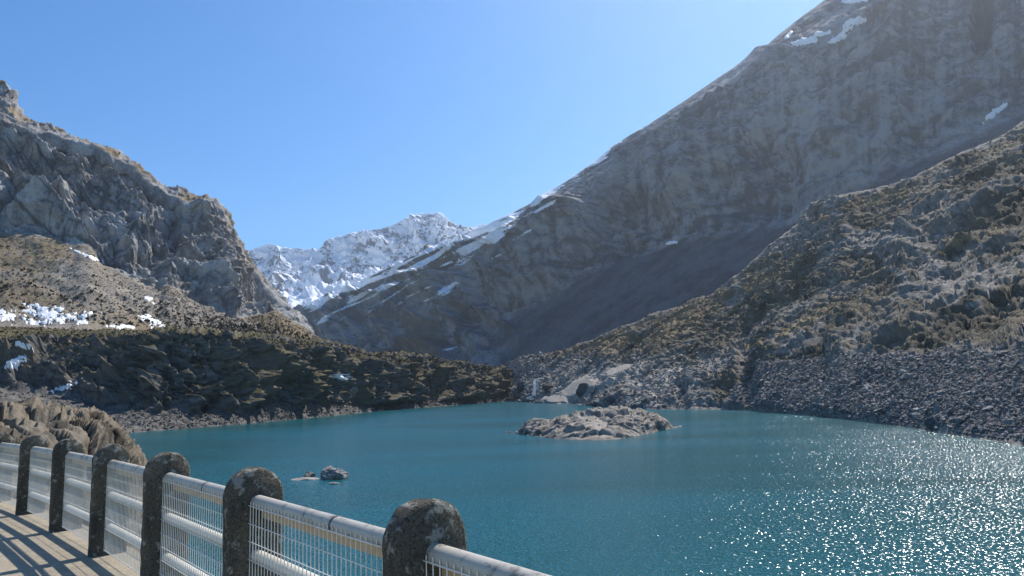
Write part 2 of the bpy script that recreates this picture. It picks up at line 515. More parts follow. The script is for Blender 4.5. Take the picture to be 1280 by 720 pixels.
da += (1.8 * fbm(q * [9, 9, 6], 4, 9) + 1.8 * (ridged(q * [7, 7, 3.2], 5, 88) - .9) + 1.2 * (ridged(q * [22, 22, 12], 3, 87) - .9)) * cliff + .35 * fbm(q * [45, 45, 30], 3, 89) + (1 - cliff) * 0.9 * fbm(q * [8, 8, 14], 4, 12) * sstep(1.0, 1.1, A.T)
da += sstep(.5, .95, A.T) * (1 - sstep(1.6, 2.0, A.T)) * (3.0 * fbm(q * [5, 5, 9], 4, 120) + 2.2 * (ridged(q * [9, 9, 14], 3, 121) - .9))
da += 2.5 * fbm(q * 3, 3, 19) * sstep(.9, 1.3, A.T) * (1 - cliff)
sA = A.P[..., 2] + .62 * A.P[..., 0] + 9 * fbm(q * .9, 3, 170) + 1.5 * fbm(q * 6, 2, 171)
fr = lambda x: x - np.floor(x)
mA = np.clip(.5 + .9 * fbm(q * 1.4, 2, 172), 0, 1.2) * cliff * (1 - .6 * sstep(170, 260, A.PX))
da += mA * (4.2 * (fr(sA / 17) - .5) + 2.0 * (fr(sA / 5.5) - .5) + .8 * (fr(sA / 2.3) - .5))
da += cliff * sstep(150, 240, A.PX) * 1.4 * (ridged(q * [13, 13, 4], 4, 173) - .9)
A.ledge([(-250, 120), (0, 197), (40, 222), (90, 268), (110, 300)], 16, 2.5, 25)
A.ledge([(130, 205), (160, 225), (185, 262), (215, 300)], 11, 3, 20)
A.ledge([(205, 322), (255, 322), (285, 308)], 9, 2, 12)
A.displace(da)
A.attrs["t1"] = -.5 * cliff * np.maximum(np.clip(1 - np.abs(fbm(q * [6, 6, 2.0], 3, 161)) * 12, 0, 1), np.clip(1 - np.abs(noise3(np.stack([sA / 9., q[..., 0] * .6, q[..., 1] * .6], -1), 162)) * 11, 0, 1) * (1 - .7 * sstep(170, 260, A.PX)))
A.attrs["t1"] += .55 + .34 * fbm(q * [9, 9, 4], 5, 160, .6) + .12 * tone2 + .10 * tone
A.attrs["grass"] = (1 - sstep(1.6, 2.1, A.T)) * (.55 + .5 * fbm(q * [3, 3, 5], 3, 130)) + 0.5 * sstep(2.95, 3.05, A.T) + cliff * (sstep(.5, .75, A.N2[..., 2]) * .55) + .22 * fbm(q * [2, 2, 2], 3, 77) * sstep(2.9, 3.1, A.T) + 0.25 * sstep(300, 350, A.PX) * sstep(2.8, 3, A.T)
# the block on the ridge top is bare rock
A.attrs["grass"] -= 0.9 * blobs(A.PX, A.PY, [(-10, 120, 38, 12), (-120, 70, 60, 14, 24)], .1)
A.attrs["scree"] = sstep(2.93, 3.02, A.T) * .6 + .5 * blobs(A.PX, A.PY, [(110, 345, 16, 32, -20), (200, 372, 60, 18, 22), (40, 380, 20, 14), (290, 410, 50, 10, 10)], .4) * sstep(2.9, 3, A.T)
A.attrs["grass"] -= .30 * blobs(A.PX, A.PY, [(110, 345, 16, 32, -20), (200, 375, 70, 18, 22), (290, 410, 50, 10, 10)], .4) * sstep(2.9, 3, A.T)

# ---- dark bluff along the left shore
B_w = [(-320, 150), (0, 200), (100, 228), (165, 247), (208, 262), (305, 295), (392, 356), (440, 403), (474, 462), (579, 571), (642, 725), (720, 800)]
B = Loft([
    [(-320, 388, 345), (-100, 398, 385), (0, 405, 410), (150, 414, 440), (250, 425, 480), (345, 430, 520), (400, 438, 600), (470, 452, 700), (550, 456, 800), (650, 472, 900), (720, 480, 950)],
    [(-320, 418, 300), (-100, 422, 305), (0, 424, 310), (100, 418, 320), (150, 416, 325), (180, 413, 279), (220, 411, 281), (300, 416, 310), (350, 421, 342), (400, 427, 385), (440, 435, 442), (470, 441, 476), (510, 444, 525), (550, 447, 570), (600, 455, 655), (650, 464, 775), (720, 472, 860)],
    [(-320, 490, 240), (0, 490, 275), (100, 494, 285), (150, 510, 262), (208, 514, 272), (300, 512, 300), (350, 508, 332), (400, 502, 372), (440, 508, 418), (474, 507, 470), (500, 505, 500), (579, 501, 582), (642, 497, 735), (720, 495, 815)],
    wl_row(B_w, 0),
    wl_row([(x, Y - 16) for x, Y in B_w], -8),
], -320, 720, 1.1, [24, 150, 50, 8], su=6, sv=2.0)
q = B.P / 100
face = sstep(.92, 1.3, B.T) * (1 - sstep(1.9, 2.1, B.T))
dep = B.P[..., 1] / 350
wob = fbm(q * 2.2, 3, 2)
qq = q + np.stack([wob, wob, wob * .5], -1) * .12
f1, f2, cid = worley(qq * [3.0, 3.0, 4.2], 12)
g1, g2, cid2 = worley(qq * [9, 9, 13], 15)
tone = ((cid * 37) % 101) / 101 - .5
tone2 = ((cid2 * 53) % 101) / 101 - .5
db = face * (8.0 * fbm(q * [1.3, 1.3, 1.0], 3, 4) + 2.6 * np.clip(f2 - f1, 0, .35) / .35 + 3.4 * tone + 1.0 * np.clip(g2 - g1, 0, .3) / .3 + 1.3 * tone2 + 3 + 7 * (ridged(q * [4.5, 4.5, 4.5], 4, 70) - .9))
db += (1 - face) * (.35 * fbm(q * 14, 4, 9) + sstep(0.2, .6, B.T) * (1 - sstep(1, 1.5, B.T)) * 3.0 * fbm(q * [3, 3, 3], 3, 4))
db += sstep(.3, 1, B.T) * (1 - sstep(1.9, 2.1, B.T)) * (1.1 * fbm(q * [16, 16, 30], 4, 29) + 1.3 * (ridged(q * [20, 20, 14], 3, 73) - .9)) + 2.2 * fbm(q * [2.5, 2.5, 2.5], 2, 41) * sstep(1.7, 2, B.T) * (1 - sstep(2.6, 3, B.T)) + .4 * fbm(q * 40, 3, 74)
B.displace(db)
flatn = B.N2[..., 2]
B.attrs["grass"] = (0.02 + .85 * sstep(.5, .8, flatn)) * (1 - sstep(1.8, 2.05, B.T)) + .3 * fbm(q * 5, 3, 7) * face + .1
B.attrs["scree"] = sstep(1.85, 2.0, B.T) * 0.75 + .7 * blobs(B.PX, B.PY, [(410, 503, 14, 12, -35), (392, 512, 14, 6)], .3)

# ---- right-hand slope with grass ledges above and scree below
E_w = [(590, 760), (640, 715), (660, 560), (668, 512), (700, 510), (722, 500), (732, 400), (760, 370), (820, 315), (866, 297), (915, 289), (980, 234), (1080, 176), (1180, 131), (1280, 105), (1500, 78), (1700, 62)]
E_r = [(590, 464, 820), (650, 447, 760), (690, 440, 700), (730, 428, 640), (780, 405, 580), (830, 386, 520), (880, 370, 470), (920, 342, 430), (960, 303, 405), (1000, 275, 395), (1020, 258, 390), (1035, 244, 385), (1070, 238, 375), (1120, 225, 365), (1200, 190, 355), (1280, 150, 350), (1500, 40, 390), (1700, -60, 420)]
E_r = [(x, y, Y * (1 + .12 * min(max((x - 800) / 150, 0), 1))) for x, y, Y in E_r]
E = Loft([
    [(x, y + 45, Y + 120) for x, y, Y in E_r],
    E_r,
    [(590, 480, 770), (650, 470, 735), (690, 465, 610), (730, 462, 540), (780, 450, 470), (830, 440, 420), (880, 432, 390), (920, 425, 365), (960, 410, 350), (1000, 395, 340), (1070, 380, 308), (1120, 365, 288), (1200, 345, 258), (1280, 320, 234), (1500, 280, 200), (1700, 240, 190)],
    wl_row(E_w, 0),
    wl_row([(x, Y - 12) for x, Y in E_w], -8),
], 590, 1700, 1.2, [20, 170, 170, 8], su=6, sv=3.0)
q = E.P / 100
screem = sstep(0, 26, E.PY - np.interp(E.PX, [590, 880, 905, 930, 960, 1000, 1100, 1200, 1280, 1700], [600, 600, 505, 470, 452, 447, 440, 432, 425, 400]))
land = sstep(.9, 1.15, E.T) * (1 - sstep(2.96, 3.0, E.T))
prom = 1 - sstep(840, 930, E.PX)            # the rocky point in the middle of the picture
wob = fbm(q * 1.6, 3, 2)
qq = q + np.stack([wob, wob, wob * .5], -1) * .15
f1, f2, cid = worley(qq * [4.2, 4.2, 6], 22)
g1, g2, cid2 = worley(qq * [11, 11, 16], 25)
tone = ((cid * 37) % 101) / 101 - .5
tone2 = ((cid2 * 53) % 101) / 101 - .5
slabm = blobs(E.PX, E.PY, [(722, 483, 40, 15, -28), (694, 498, 24, 8), (770, 462, 26, 7, -24)], .08) * sstep(.3, .6, .5 + 0 * E.PX)
rough_ = land * (1 - screem) * (1 - .95 * sstep(.4, .8, slabm))
# broken steps lying along the slope
st = np.stack([q[..., 0] * .8 - q[..., 1] * .6, q[..., 0] * .6 + q[..., 1] * .8, q[..., 2] * 1.0], -1)
de = rough_ * (4.5 * fbm(q * [1.2, 1.2, 1.0], 3, 34) * (1 - .5 * prom) + 2.2 * (ridged(st * [1.6, 1.6, 3.2], 4, 38) - .85))
de += rough_ * (1.0 * fbm(st * [9, 6, 18], 4, 51) + .5 * (ridged(q * [12, 12, 22], 3, 59) - .9) + 1.0 * fbm(q * [10, 10, 40], 3, 53) + .3 * (ridged(q * [26, 26, 50], 3, 54) - .9) + .28 * fbm(q * [40, 40, 60], 3, 52)) * (1 - .5 * prom)
de += rough_ * prom * (3.0 * tone + 1.5 * np.clip(f2 - f1, 0, .2) / .2 + 1.3 * tone2 + .6 * np.clip(g2 - g1, 0, .3) / .3 - 1.5)
de += land * screem * (1.4 * fbm(q * 3.2, 3, 8) + .45 * fbm(q * 16, 5, 9, .6))
E.ledge([(1005, 262), (1035, 250), (1070, 256)], 7, 3, 10)
E.ledge([(862, 441), (890, 438), (928, 443)], 8, 2, 8)
E.ledge([(940, 372), (985, 335), (1030, 300), (1062, 286)], 7, 3, 12)
E.ledge([(955, 432), (1000, 398), (1050, 366), (1105, 330), (1150, 300)], 7.5, 4, 14)
E.ledge([(1050, 432), (1105, 398), (1160, 372), (1230, 362)], 4, 7, 14)
E.ledge([(1140, 326), (1215, 316), (1300, 300)], 7, 9, 30)
E.ledge([(1120, 290), (1180, 262), (1240, 248), (1300, 232)], 6, 4, 20)
E.ledge([(1075, 262), (1130, 240), (1200, 205), (1300, 150)], 4, 3, 14)
E.off = E.off * land
E.displace(de)
# small steps trodden along the contours
for TT, k_, sd in ((4.6, .85, 200), (2.0, .8, 201), (.9, .4, 202)):
    ph = E.P[..., 2] / TT + 9 / TT * fbm(q * [4, 4, 1.5], 4, sd) + .35 * fbm(q * 25, 2, sd + 9)
    sw = ph - np.floor(ph)
    E.P[..., 2] += rough_ * (1 - .6 * prom) * k_ * TT * (sstep(.55, 1, sw) - sw) * np.clip(.6 + fbm(q * 7, 2, sd + 5), 0, 1)
E.N2 = grid_normals(E.P); E.N2 *= np.sign(E.N2[..., 2:3].mean())
E.PX, E.PY = project(E.P)
rock_e = blobs(E.PX, E.PY, [(1040, 255, 24, 14), (985, 290, 30, 12, -30), (1195, 350, 60, 22), (900, 455, 30, 14), (990, 425, 30, 16, -30), (1110, 300, 40, 14)], .5, .05, 9)
E.attrs["grass"] = land * (1 - screem) * (.70 + .38 * fbm(q * 4, 4, 66) + .35 * (E.N2[..., 2] - .75) - .6 * rock_e) * (1 - .75 * prom * sstep(430, 470, E.PY)) * (1 - sstep(.3, .6, slabm))
E.attrs["scree"] = np.maximum(land * screem * .95, sstep(.3, .6, slabm) * .95)
E.attrs["scree"] = np.maximum(E.attrs["scree"], .8 * blobs(E.PX, E.PY, [(935, 455, 40, 12, -25), (850, 425, 50, 6, -25), (800, 505, 60, 8)], .5) * (1 - .6 * rough_ * 0))
E.attrs["snow"] = np.maximum(land * prom * sstep(425, 470, E.PY) * (.50 + .5 * fbm(q * 6, 4, 210)), sstep(.3, .6, slabm) * .9)  # pale rock, not snow: point brightened as if sunlit, slab pale by itself
E.attrs["tan"] = land * blobs(E.PX, E.PY, [(830, 410, 50, 13, -28), (770, 425, 46, 10, -22), (700, 440, 44, 7, -14), (885, 385, 54, 12, -32), (950, 350, 40, 8, -35), (1215, 297, 44, 6, -14), (1090, 250, 60, 7, -16), (1000, 405, 50, 5, -25)], .5, .05, 4)

screem_E, land_E, prom_E, slab_E = screem, land, prom, sstep(.3, .6, slabm)

# ---- knoll at the far end of the dam
C_c = [(-340, 480, 55), (-100, 499, 55), (0, 507, 55), (40, 512, 56), (70, 518, 57), (100, 522, 58), (125, 532, 60), (145, 545, 61), (158, 560, 62), (168, 578, 63), (176, 595, 64), (190, 640, 64), (215, 740, 64)]
C = Loft([
    wl_row([(x, Y + 75) for x, y, Y in C_c[:9]], -6) + wl_row([(x, Y + 20) for x, y, Y in C_c[9:]], -6),
    [(x, y + 4, Y + 18) for x, y, Y in C_c],
    C_c,
    [(-340, 540, 36), (0, 545, 38), (100, 552, 42), (160, 572, 50), (178, 600, 56), (190, 660, 60), (215, 760, 62)],
    [(-340, 720, 24), (0, 720, 26), (100, 720, 30), (160, 720, 36), (190, 780, 44), (215, 860, 50)],
], -340, 215, 0.8, [30, 24, 120, 50], su=5, sv=2)
q = C.P / 10
wob = fbm(q * .5, 3, 2)
ang = np.stack([q[..., 0] * .8 + q[..., 1] * .6, -q[..., 0] * .6 + q[..., 1] * .8, q[..., 2]], -1) + np.stack([wob, wob, wob], -1) * .3
f1, f2, cid = worley(ang * [5.0, 1.9, 2.4], 32)
g1, g2, cid2 = worley(ang * [13, 5, 6], 35)
tone = ((cid * 37) % 101) / 101 - .5
tone2 = ((cid2 * 53) % 101) / 101 - .5
rk = sstep(-10, 60, C.PX + (C.PY - 512) * 2.2) * sstep(.6, 1.1, C.T)
C.N = C.N * .6 + np.array((0, 0, .4))
sC = C.P[..., 0] * .62 + C.P[..., 2] * .95 - C.P[..., 1] * .30 + 1.1 * wob
dc = rk * (.85 * (fr(sC / 2.3) - .5) + .38 * (fr(sC / .8 + .3 * tone) - .5) + .55 * np.clip(f2 - f1, 0, .16) / .16 + .7 * tone + .22 * tone2 - .45 + 1.3 * fbm(q * [1.2, .8, 1], 2, 8))
dc += .25 * fbm(q * 4, 5, 3, .6) + .06 * fbm(q * 24, 3, 4)
C.displace(dc * sstep(0.3, 1, C.T))
C.attrs["grass"] = (1 - rk) * .8 + .25 * fbm(q * 1.5, 3, 8) * (1 - rk)

# ---- low rock island off the point
I_w = [(632, 185), (645, 172), (670, 160), (700, 150), (730, 145), (760, 143), (785, 147), (805, 155), (825, 166), (840, 176), (852, 186)]
I_c = [(632, 543, 186), (645, 540.5, 178), (660, 535, 174), (670, 531, 172), (690, 529, 170), (705, 524, 169), (725, 517, 168), (745, 512, 167), (770, 510, 167), (795, 512, 168), (812, 518, 172), (828, 526, 176), (838, 533, 181), (852, 542, 190)]
I = Loft([
    wl_row([(x, 200 + abs(x - 742) * -.02) for x, y, Y in I_c], -3),
    [(x, y + 2.5, Y + 12) for x, y, Y in I_c],
    I_c,
    [(632, 546, 184), (645, 541, 174), (670, 537, 165), (700, 535, 159), (725, 532, 157), (745, 531, 155), (770, 531, 155), (795, 530, 159), (812, 530, 163), (828, 530, 170), (840, 536, 178), (852, 546, 187)],
    wl_row(I_w, -.1),
    wl_row([(x, Y - 6) for x, Y in I_w], -3),
], 632, 852, 0.7, [16, 20, 40, 40, 10], su=4, sv=1.5)
q = I.P / 10
wob = fbm(q * .8, 3, 2)
qq = q + np.stack([wob, wob, wob], -1) * .25
qq = np.stack([qq[..., 0] * .9 + qq[..., 1] * .43, -qq[..., 0] * .43 + qq[..., 1] * .9, qq[..., 2]], -1)
f1, f2, cid = worley(qq * [1.1, 2.4, 3.0], 42)
g1, g2, cid2 = worley(qq * [3.5, 7, 8], 45)
tone = ((cid * 37) % 101) / 101 - .5
tone2 = ((cid2 * 53) % 101) / 101 - .5
smoothm = blobs(I.PX, I.PY, [(742, 530, 18, 10, 10)], .2)
di = (.6 * np.clip(f2 - f1, 0, .2) / .2 + 1.9 * tone + .22 * np.clip(g2 - g1, 0, .15) / .15 + .55 * tone2 - .5 + .8 * fbm(q * 1.3, 3, 5)) * (1 - .9 * sstep(.3, .7, smoothm)) + .2 * fbm(q * 6, 4, 3)
edge_ = sstep(640, 660, I.PX) * (1 - sstep(828, 846, I.PX)) * .85 + .15
I.displace(di * sstep(.5, 1.5, I.T) * (1 - .75 * sstep(3.4, 4, I.T)) * edge_)
I.attrs["scree"] = sstep(.3, .7, smoothm) * .9

# ------------------------------------------------------------------ terrain materials and objects
m_far = terrain_mat("snowy_rock", rock=((.11, .12, .135), (.25, .26, .275)), fine=22, bumpd=4, warm_amt=.0)
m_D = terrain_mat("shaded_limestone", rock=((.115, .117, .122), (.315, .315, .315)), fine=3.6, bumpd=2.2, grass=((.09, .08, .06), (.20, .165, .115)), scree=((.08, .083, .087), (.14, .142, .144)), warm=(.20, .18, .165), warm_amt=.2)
m_A = terrain_mat("grey_cliff", rock=((.125, .126, .128), (.40, .395, .385)), fine=2.4, bumpd=.7, grass=((.12, .093, .056), (.28, .215, .13)), scree=((.15, .133, .11), (.31, .27, .22)), warm=(.22, .17, .13), warm_amt=.35)
m_B = terrain_mat("dark_bluff_rock", rock=((.045, .045, .043), (.17, .16, .145)), fine=1.3, bumpd=.4, grass=((.03, .03, .016), (.13, .11, .055)), scree=((.06, .057, .052), (.17, .157, .14)), warm=(.15, .12, .085), warm_amt=.6)  # scree colour darkened to stand for the bluff's shadow on the shore
m_E = terrain_mat("ledge_slope", rock=((.095, .088, .078), (.31, .285, .25)), fine=.7, bumpd=.22, grass=((.042, .039, .028), (.155, .134, .094)), scree=((.055, .053, .054), (.16, .152, .15)), tan=((.12, .092, .056), (.28, .215, .13)), warm=(.18, .15, .115), warm_amt=.5, snowcol=(.34, .305, .26))
m_C = terrain_mat("brown_slab_rock", rock=((.075, .065, .05), (.22, .185, .14)), fine=.35, bumpd=.09, grass=((.06, .055, .024), (.19, .155, .075)), warm=(.19, .145, .10), warm_amt=.5)
m_I = terrain_mat("pale_shore_rock", rock=((.13, .115, .097), (.37, .325, .27)), fine=.5, bumpd=.15, scree=((.26, .225, .185), (.37, .325, .27)), warm=(.30, .25, .20), warm_amt=.4)

H.build("snowy_mountains", m_far, "distant jagged mountain range covered in snow at the head of the valley", feat=120)
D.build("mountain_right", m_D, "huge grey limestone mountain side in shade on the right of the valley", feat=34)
A.build("mountain_left", m_A, "grey cliff mountain with dry grass slope below it on the left", feat=12, strata=(1.6, 1.6, 1))
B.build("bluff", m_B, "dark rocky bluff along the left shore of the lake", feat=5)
E.build("slope_right", m_E, "rocky grass slope with scree running down to the lake on the right", feat=3)
C.build("knoll", m_C, "brown slabby rock knoll behind the railing at the end of the dam", feat=2, strata=(1, 1, 2))
o = I.build("rock_island", m_I, "low pale rock island in the middle of the lake, long flat tip pointing left", feat=2, kind="thing")
o["category"] = "island"

# ------------------------------------------------------------------ lake
def water_mat():
    s = NT("lake_water")
    p = s.pos()
    def slope(vec, scale, detail, amp):
        n = s.n("TexNoise")
        s.set(n.inputs["Vector"], vec)
        n.inputs["Scale"].default_value = scale
        n.inputs["Detail"].default_value = detail
        n.inputs["Roughness"].default_value = .55
        v = s.n("VectorMath", operation='SUBTRACT')
        s.set(v.inputs[0], n.outputs[1]); v.inputs[1].default_value = (.5, .5, .5)
        w = s.n("VectorMath", operation='MULTIPLY')          # steeper towards the sun than across it, shaped to gather the glitter
        s.set(w.inputs[0], v.outputs[0]); w.inputs[1].default_value = (amp, amp * .55, 0)
        rt = s.n("VectorRotate", rotation_type='Z_AXIS')
        s.set(rt.inputs["Vector"], w.outputs[0])
        rt.inputs["Angle"].default_value = math.radians(56)
        return rt.outputs[0]
    wind = s.noise(s.mapping(p, (.5, 1.6, 1), (0, 0, .2)), .02, 2, .5, .6)
    a = slope(s.mapping(p, (1.2, .8, 1), (0, 0, .25)), 4.4, 2, WAVE)
    sc = s.n("VectorMath", operation='SCALE')
    s.set(sc.inputs[0], a)
    s.set(sc.inputs["Scale"], s.ramp(wind, .35, .65, .75, 1.1))
    ad = s.n("VectorMath", operation='ADD')
    s.set(ad.inputs[0], sc.outputs[0]); ad.inputs[1].default_value = (0, 0, 1)
    nn = s.n("VectorMath", operation='NORMALIZE')
    s.set(nn.inputs[0], ad.outputs[0])
    c = s.mix(s.ramp(wind, .35, .65), (.010, .074, .078), (.010, .104, .128))
    s.b.inputs["IOR"].default_value = 1.33
    return s.fin(c, WROUGH, nn.outputs[0], .5)
WAVE, WROUGH = 2.7, .17
nxw, nyw = 60, 60
gx, gy = np.meshgrid(np.linspace(-620, 620, nxw), np.linspace(-40, 960, nyw))
WAVE, WROUGH = 2.7, .17
me = mesh_np("lake", np.stack([gx, gy, gx * 0], -1).reshape(-1, 3), grid_faces(nyw, nxw), True)
props(link("lake", me, water_mat()), "teal mountain lake rippled by wind, glittering towards the right", kind="structure")

# ------------------------------------------------------------------ dam crest and railing
SP = 2.03
heads = [35, 36.5, 38, 39, 40.2, 41.8, 43.6, 45.6, 47.6, 49.6, 51.6, 53.6, 55.6]      # heading of each bay, degrees left of straight ahead
posts = [np.array((-0.37, 3.01))]
for k in (1, 0):
    a = math.radians(heads[k])
    posts.insert(0, posts[0] - SP * np.array((-math.sin(a), math.cos(a))))
for k in range(2, 13):
    a = math.radians(heads[k])
    posts.append(posts[-1] + SP * np.array((-math.sin(a), math.cos(a))))
# posts[2] is the nearest post in view
def post_head(i):
    a = heads[min(max(i - 1, 0), len(heads) - 1)]; b = heads[min(i, len(heads) - 1)]
    return math.radians((a + b) / 2)

def concrete_mat(name, base, dark, lichen, amt, fine=.02):
    s = NT(name)
    p = s.pos()
    n1 = s.noise(p, 14, 5, .7)
    n2 = s.noise(p, 90, 3, .7)
    n3 = s.noise(s.mapping(p, (1, 1, .35)), 5, 4, .65, .5)
    c = s.mix(s.ramp(n3, .35, .65), base, dark)
    c = s.mix(s.ramp(n2, .45, .7), c, tuple(x * .45 for x in dark))
    top = s.n("SeparateXYZ")
    s.set(top.inputs[0], p)
    n1b = s.math('ADD', n1, s.ramp(top.outputs[2], DECK + .8, DECK + 1.1, 0, .07 if name.startswith("weathered") else 0))  # more lichen up the head, also painting in its sunlit rim
    li = s.math('MULTIPLY', s.ramp(n1b, .58, .64), amt)
    c = s.mix(li, c, lichen)
    h = s.math('ADD', s.math('MULTIPLY', n2, .6), n1)
    return s.fin(c, .95, s.bump(h, fine), .1)
m_post = concrete_mat("weathered_concrete", (.19, .165, .125), (.085, .076, .062), (.36, .345, .30), .85, .03)
m_deck = concrete_mat("walkway_concrete", (.42, .36, .27), (.33, .28, .205), (.47, .41, .32), .5, .006)
m_wall = concrete_mat("dam_wall_concrete", (.36, .33, .29), (.26, .24, .21), (.42, .39, .34), .5, .01)

def metal_mat(name, col, rust, amt, rough=.5):
    s = NT(name)
    p = s.pos()
    n1 = s.noise(p, 16, 5, .7, .3)
    n2 = s.noise(p, 3, 3, .6)
    f = s.math('MULTIPLY', s.ramp(s.math('ADD', n1, s.math('MULTIPLY', s.math('SUBTRACT', n2, .5), .5)), .56, .66), amt)
    c = s.mix(f, col, rust)
    c = s.mix(s.math('MULTIPLY', s.ramp(n2, .4, .7), .25), c, tuple(x * .6 for x in col))
    return s.fin(c, rough, s.bump(n1, .001), .4)
m_rail = metal_mat("painted_rail", (.47, .43, .36), (.12, .095, .075), .8)
m_pipe = metal_mat("cream_pipe", (.66, .62, .52), (.38, .28, .18), .35)
m_wire = metal_mat("white_wire", (.76, .74, .68), (.5, .46, .4), .3)
m_bar = metal_mat("tan_flat_bar", (.50, .37, .22), (.30, .18, .09), .6, .7)
m_tie = metal_mat("dark_strap", (.10, .10, .10), (.06, .04, .03), .5)

PW, PT, PH = .335, .125, 1.10
def post_mesh(seed):
    """slab post with a half-round head, weathered edges"""
    bm = bmesh.new()
    prof = []
    r = PW / 2
    for z in np.linspace(-.05, PH - r, 14):
        prof.append((r, z))
    for a in np.linspace(0, math.pi, 25)[1:-1]:
        prof.append((r * math.cos(a), PH - r + r * math.sin(a)))
    for z in np.linspace(PH - r, -.05, 14):
        prof.append((-r, z))
    e = .016
    layers = [(-PT / 2, e), (-PT / 2 + e, 0), (-PT / 4, 0), (0, 0), (PT / 4, 0), (PT / 2 - e, 0), (PT / 2, e)]
    cen = np.array((0, PH - r))
    rows = []
    for y, inset in layers:
        row = []
        for x, z in prof:
            if inset:
                if z <= PH - r: x2, z2 = x - math.copysign(inset, x), z
                else:
                    d = np.array((x, z)) - cen
                    d = d * (1 - inset / r); x2, z2 = cen + d
            else: x2, z2 = x, z
            row.append(bm.verts.new((x2, y, z2)))
        rows.append(row)
    for a, b in zip(rows[:-1], rows[1:]):
        for j in range(len(prof) - 1):
            bm.faces.new((a[j], a[j + 1], b[j + 1], b[j]))
    n = len(prof)
    for row, flip in ((rows[0], True), (rows[-1], False)):
        # close each face with quads between mirrored profile points
        for j in range(n // 2):
            k = n - 1 - j
            vs = [row[j], row[j + 1], row[k - 1], row[k]]
            vs = list(dict.fromkeys(vs))
            if len(vs) >= 3:
                bm.faces.new(vs[::-1] if flip else vs)
    bmesh.ops.recalc_face_normals(bm, faces=bm.faces)
    co = np.array([v.co for v in bm.verts])
    d = fbm(co * 9 + seed * 3.1, 3, 5) * .007 + fbm(co * 40 + seed, 2, 6) * .003
    bm.normal_update()
    for v, k in zip(bm.verts, d):
        v.co += v.normal * float(k)
    return bm_mesh(bm, "concrete_post", True)

post_labels = {
    2: "nearest lichen-spotted concrete railing post with rounded top, cut off by the bottom edge",
    3: "second nearest rounded concrete railing post, left of the nearest one",
    4: "third rounded concrete railing post counted from the nearest one",
    5: "fourth rounded concrete railing post from the nearest, first with its foot in view",
    6: "fifth rounded concrete railing post from the nearest, foot standing on the walkway",
    7: "sixth rounded concrete railing post from the nearest, near the left edge",
    8: "rounded concrete railing post cut off by the left edge of the picture",
}
post_labels[1] = "railing post beside the camera, beyond the bottom edge of the picture"
post_labels[9] = "railing post farther along the dam, beyond the left edge of the picture"
for i in range(1, 10):
    lab = post_labels[i]
    o = link("concrete_post", post_mesh(i), m_post)
    o.location = (posts[i][0], posts[i][1], DECK)
    o.rotation_euler = (random.uniform(-.008, .008), random.uniform(-.008, .008), post_head(i))
    props(o, lab, "railing post", "concrete posts along the dam railing")

def tube(name, r, x0, x1, seg=16, bend=0.0, rough=0.0):
    """pipe along local Y"""
    n = 12
    ys = np.linspace(x0, x1, n)
    V = []; F = []
    for y in ys:
        for k in range(seg):
            a = 2 * math.pi * k / seg
            V.append((r * math.cos(a), y, r * math.sin(a) - bend * (1 - (2 * (y - x0) / (x1 - x0) - 1) ** 2)))
    for j in range(n - 1):
        for k in range(seg):
            F.append((j * seg + k, j * seg + (k + 1) % seg, (j + 1) * seg + (k + 1) % seg, (j + 1) * seg + k))
    me = mesh_np(name, V, F, True)
    return me

def box_mesh(name, lo, hi):
    bm = bmesh.new()
    bmesh.ops.create_cube(bm, size=1)
    for v in bm.verts:
        for k in range(3):
            v.co[k] = lo[k] if v.co[k] < 0 else hi[k]
    return bm_mesh(bm, name)

def wire_mesh(name, r, length, axis):
    V = []; F = []
    for t in (0, length):
        for k in range(6):
            a = math.pi / 3 * k
            V.append((r * math.cos(a), r * math.sin(a), t) if axis == 'z' else (r * math.cos(a), t, r * math.sin(a)))
    for k in range(6):
        F.append((k, (k + 1) % 6, 6 + (k + 1) % 6, 6 + k))
    return mesh_np(name, V, F, True)

HALF = SP / 2 - PT / 2 + .004
rail_me = tube("top_rail", .042, -HALF, HALF, 20)
pipe_me = tube("pipe", .039, -HALF, HALF, 20)
bar_me = box_mesh("flat_bar", (-.006, -HALF, -.05), (.006, HALF, .0))
vw_me = wire_mesh("upright_wire", .0028, .86, 'z')
hw_me = wire_mesh("cross_wire", .0028, 2 * HALF - .01, 'y')
tie_me = tube("strap", .0445, -.009, .009, 20)
for me_, m_ in ((rail_me, m_rail), (pipe_me, m_pipe), (bar_me, m_bar), (vw_me, m_wire), (hw_me, m_wire), (tie_me, m_tie)):
    me_.materials.append(m_)
panel_labels = {
    1: "nearest railing panel of white wire mesh, its pipe rail leaving at the bottom edge",
    2: "white wire mesh railing panel between the nearest and second nearest posts",
    3: "white wire mesh railing panel between the second and third nearest posts",
    4: "white wire mesh railing panel between the third and fourth nearest posts",
    5: "white wire mesh railing panel between the fourth and fifth nearest posts",
    6: "white wire mesh railing panel between the fifth and sixth nearest posts",
    7: "white wire mesh railing panel at the left edge of the picture, beyond the sixth post",
    0: "railing panel of white wire mesh just outside the picture beside the camera",
}
def add(name, me, parent, loc):
    o = bpy.data.objects.new(name, me)
    COL.objects.link(o)
    o.parent = parent
    o.location = loc
    return o
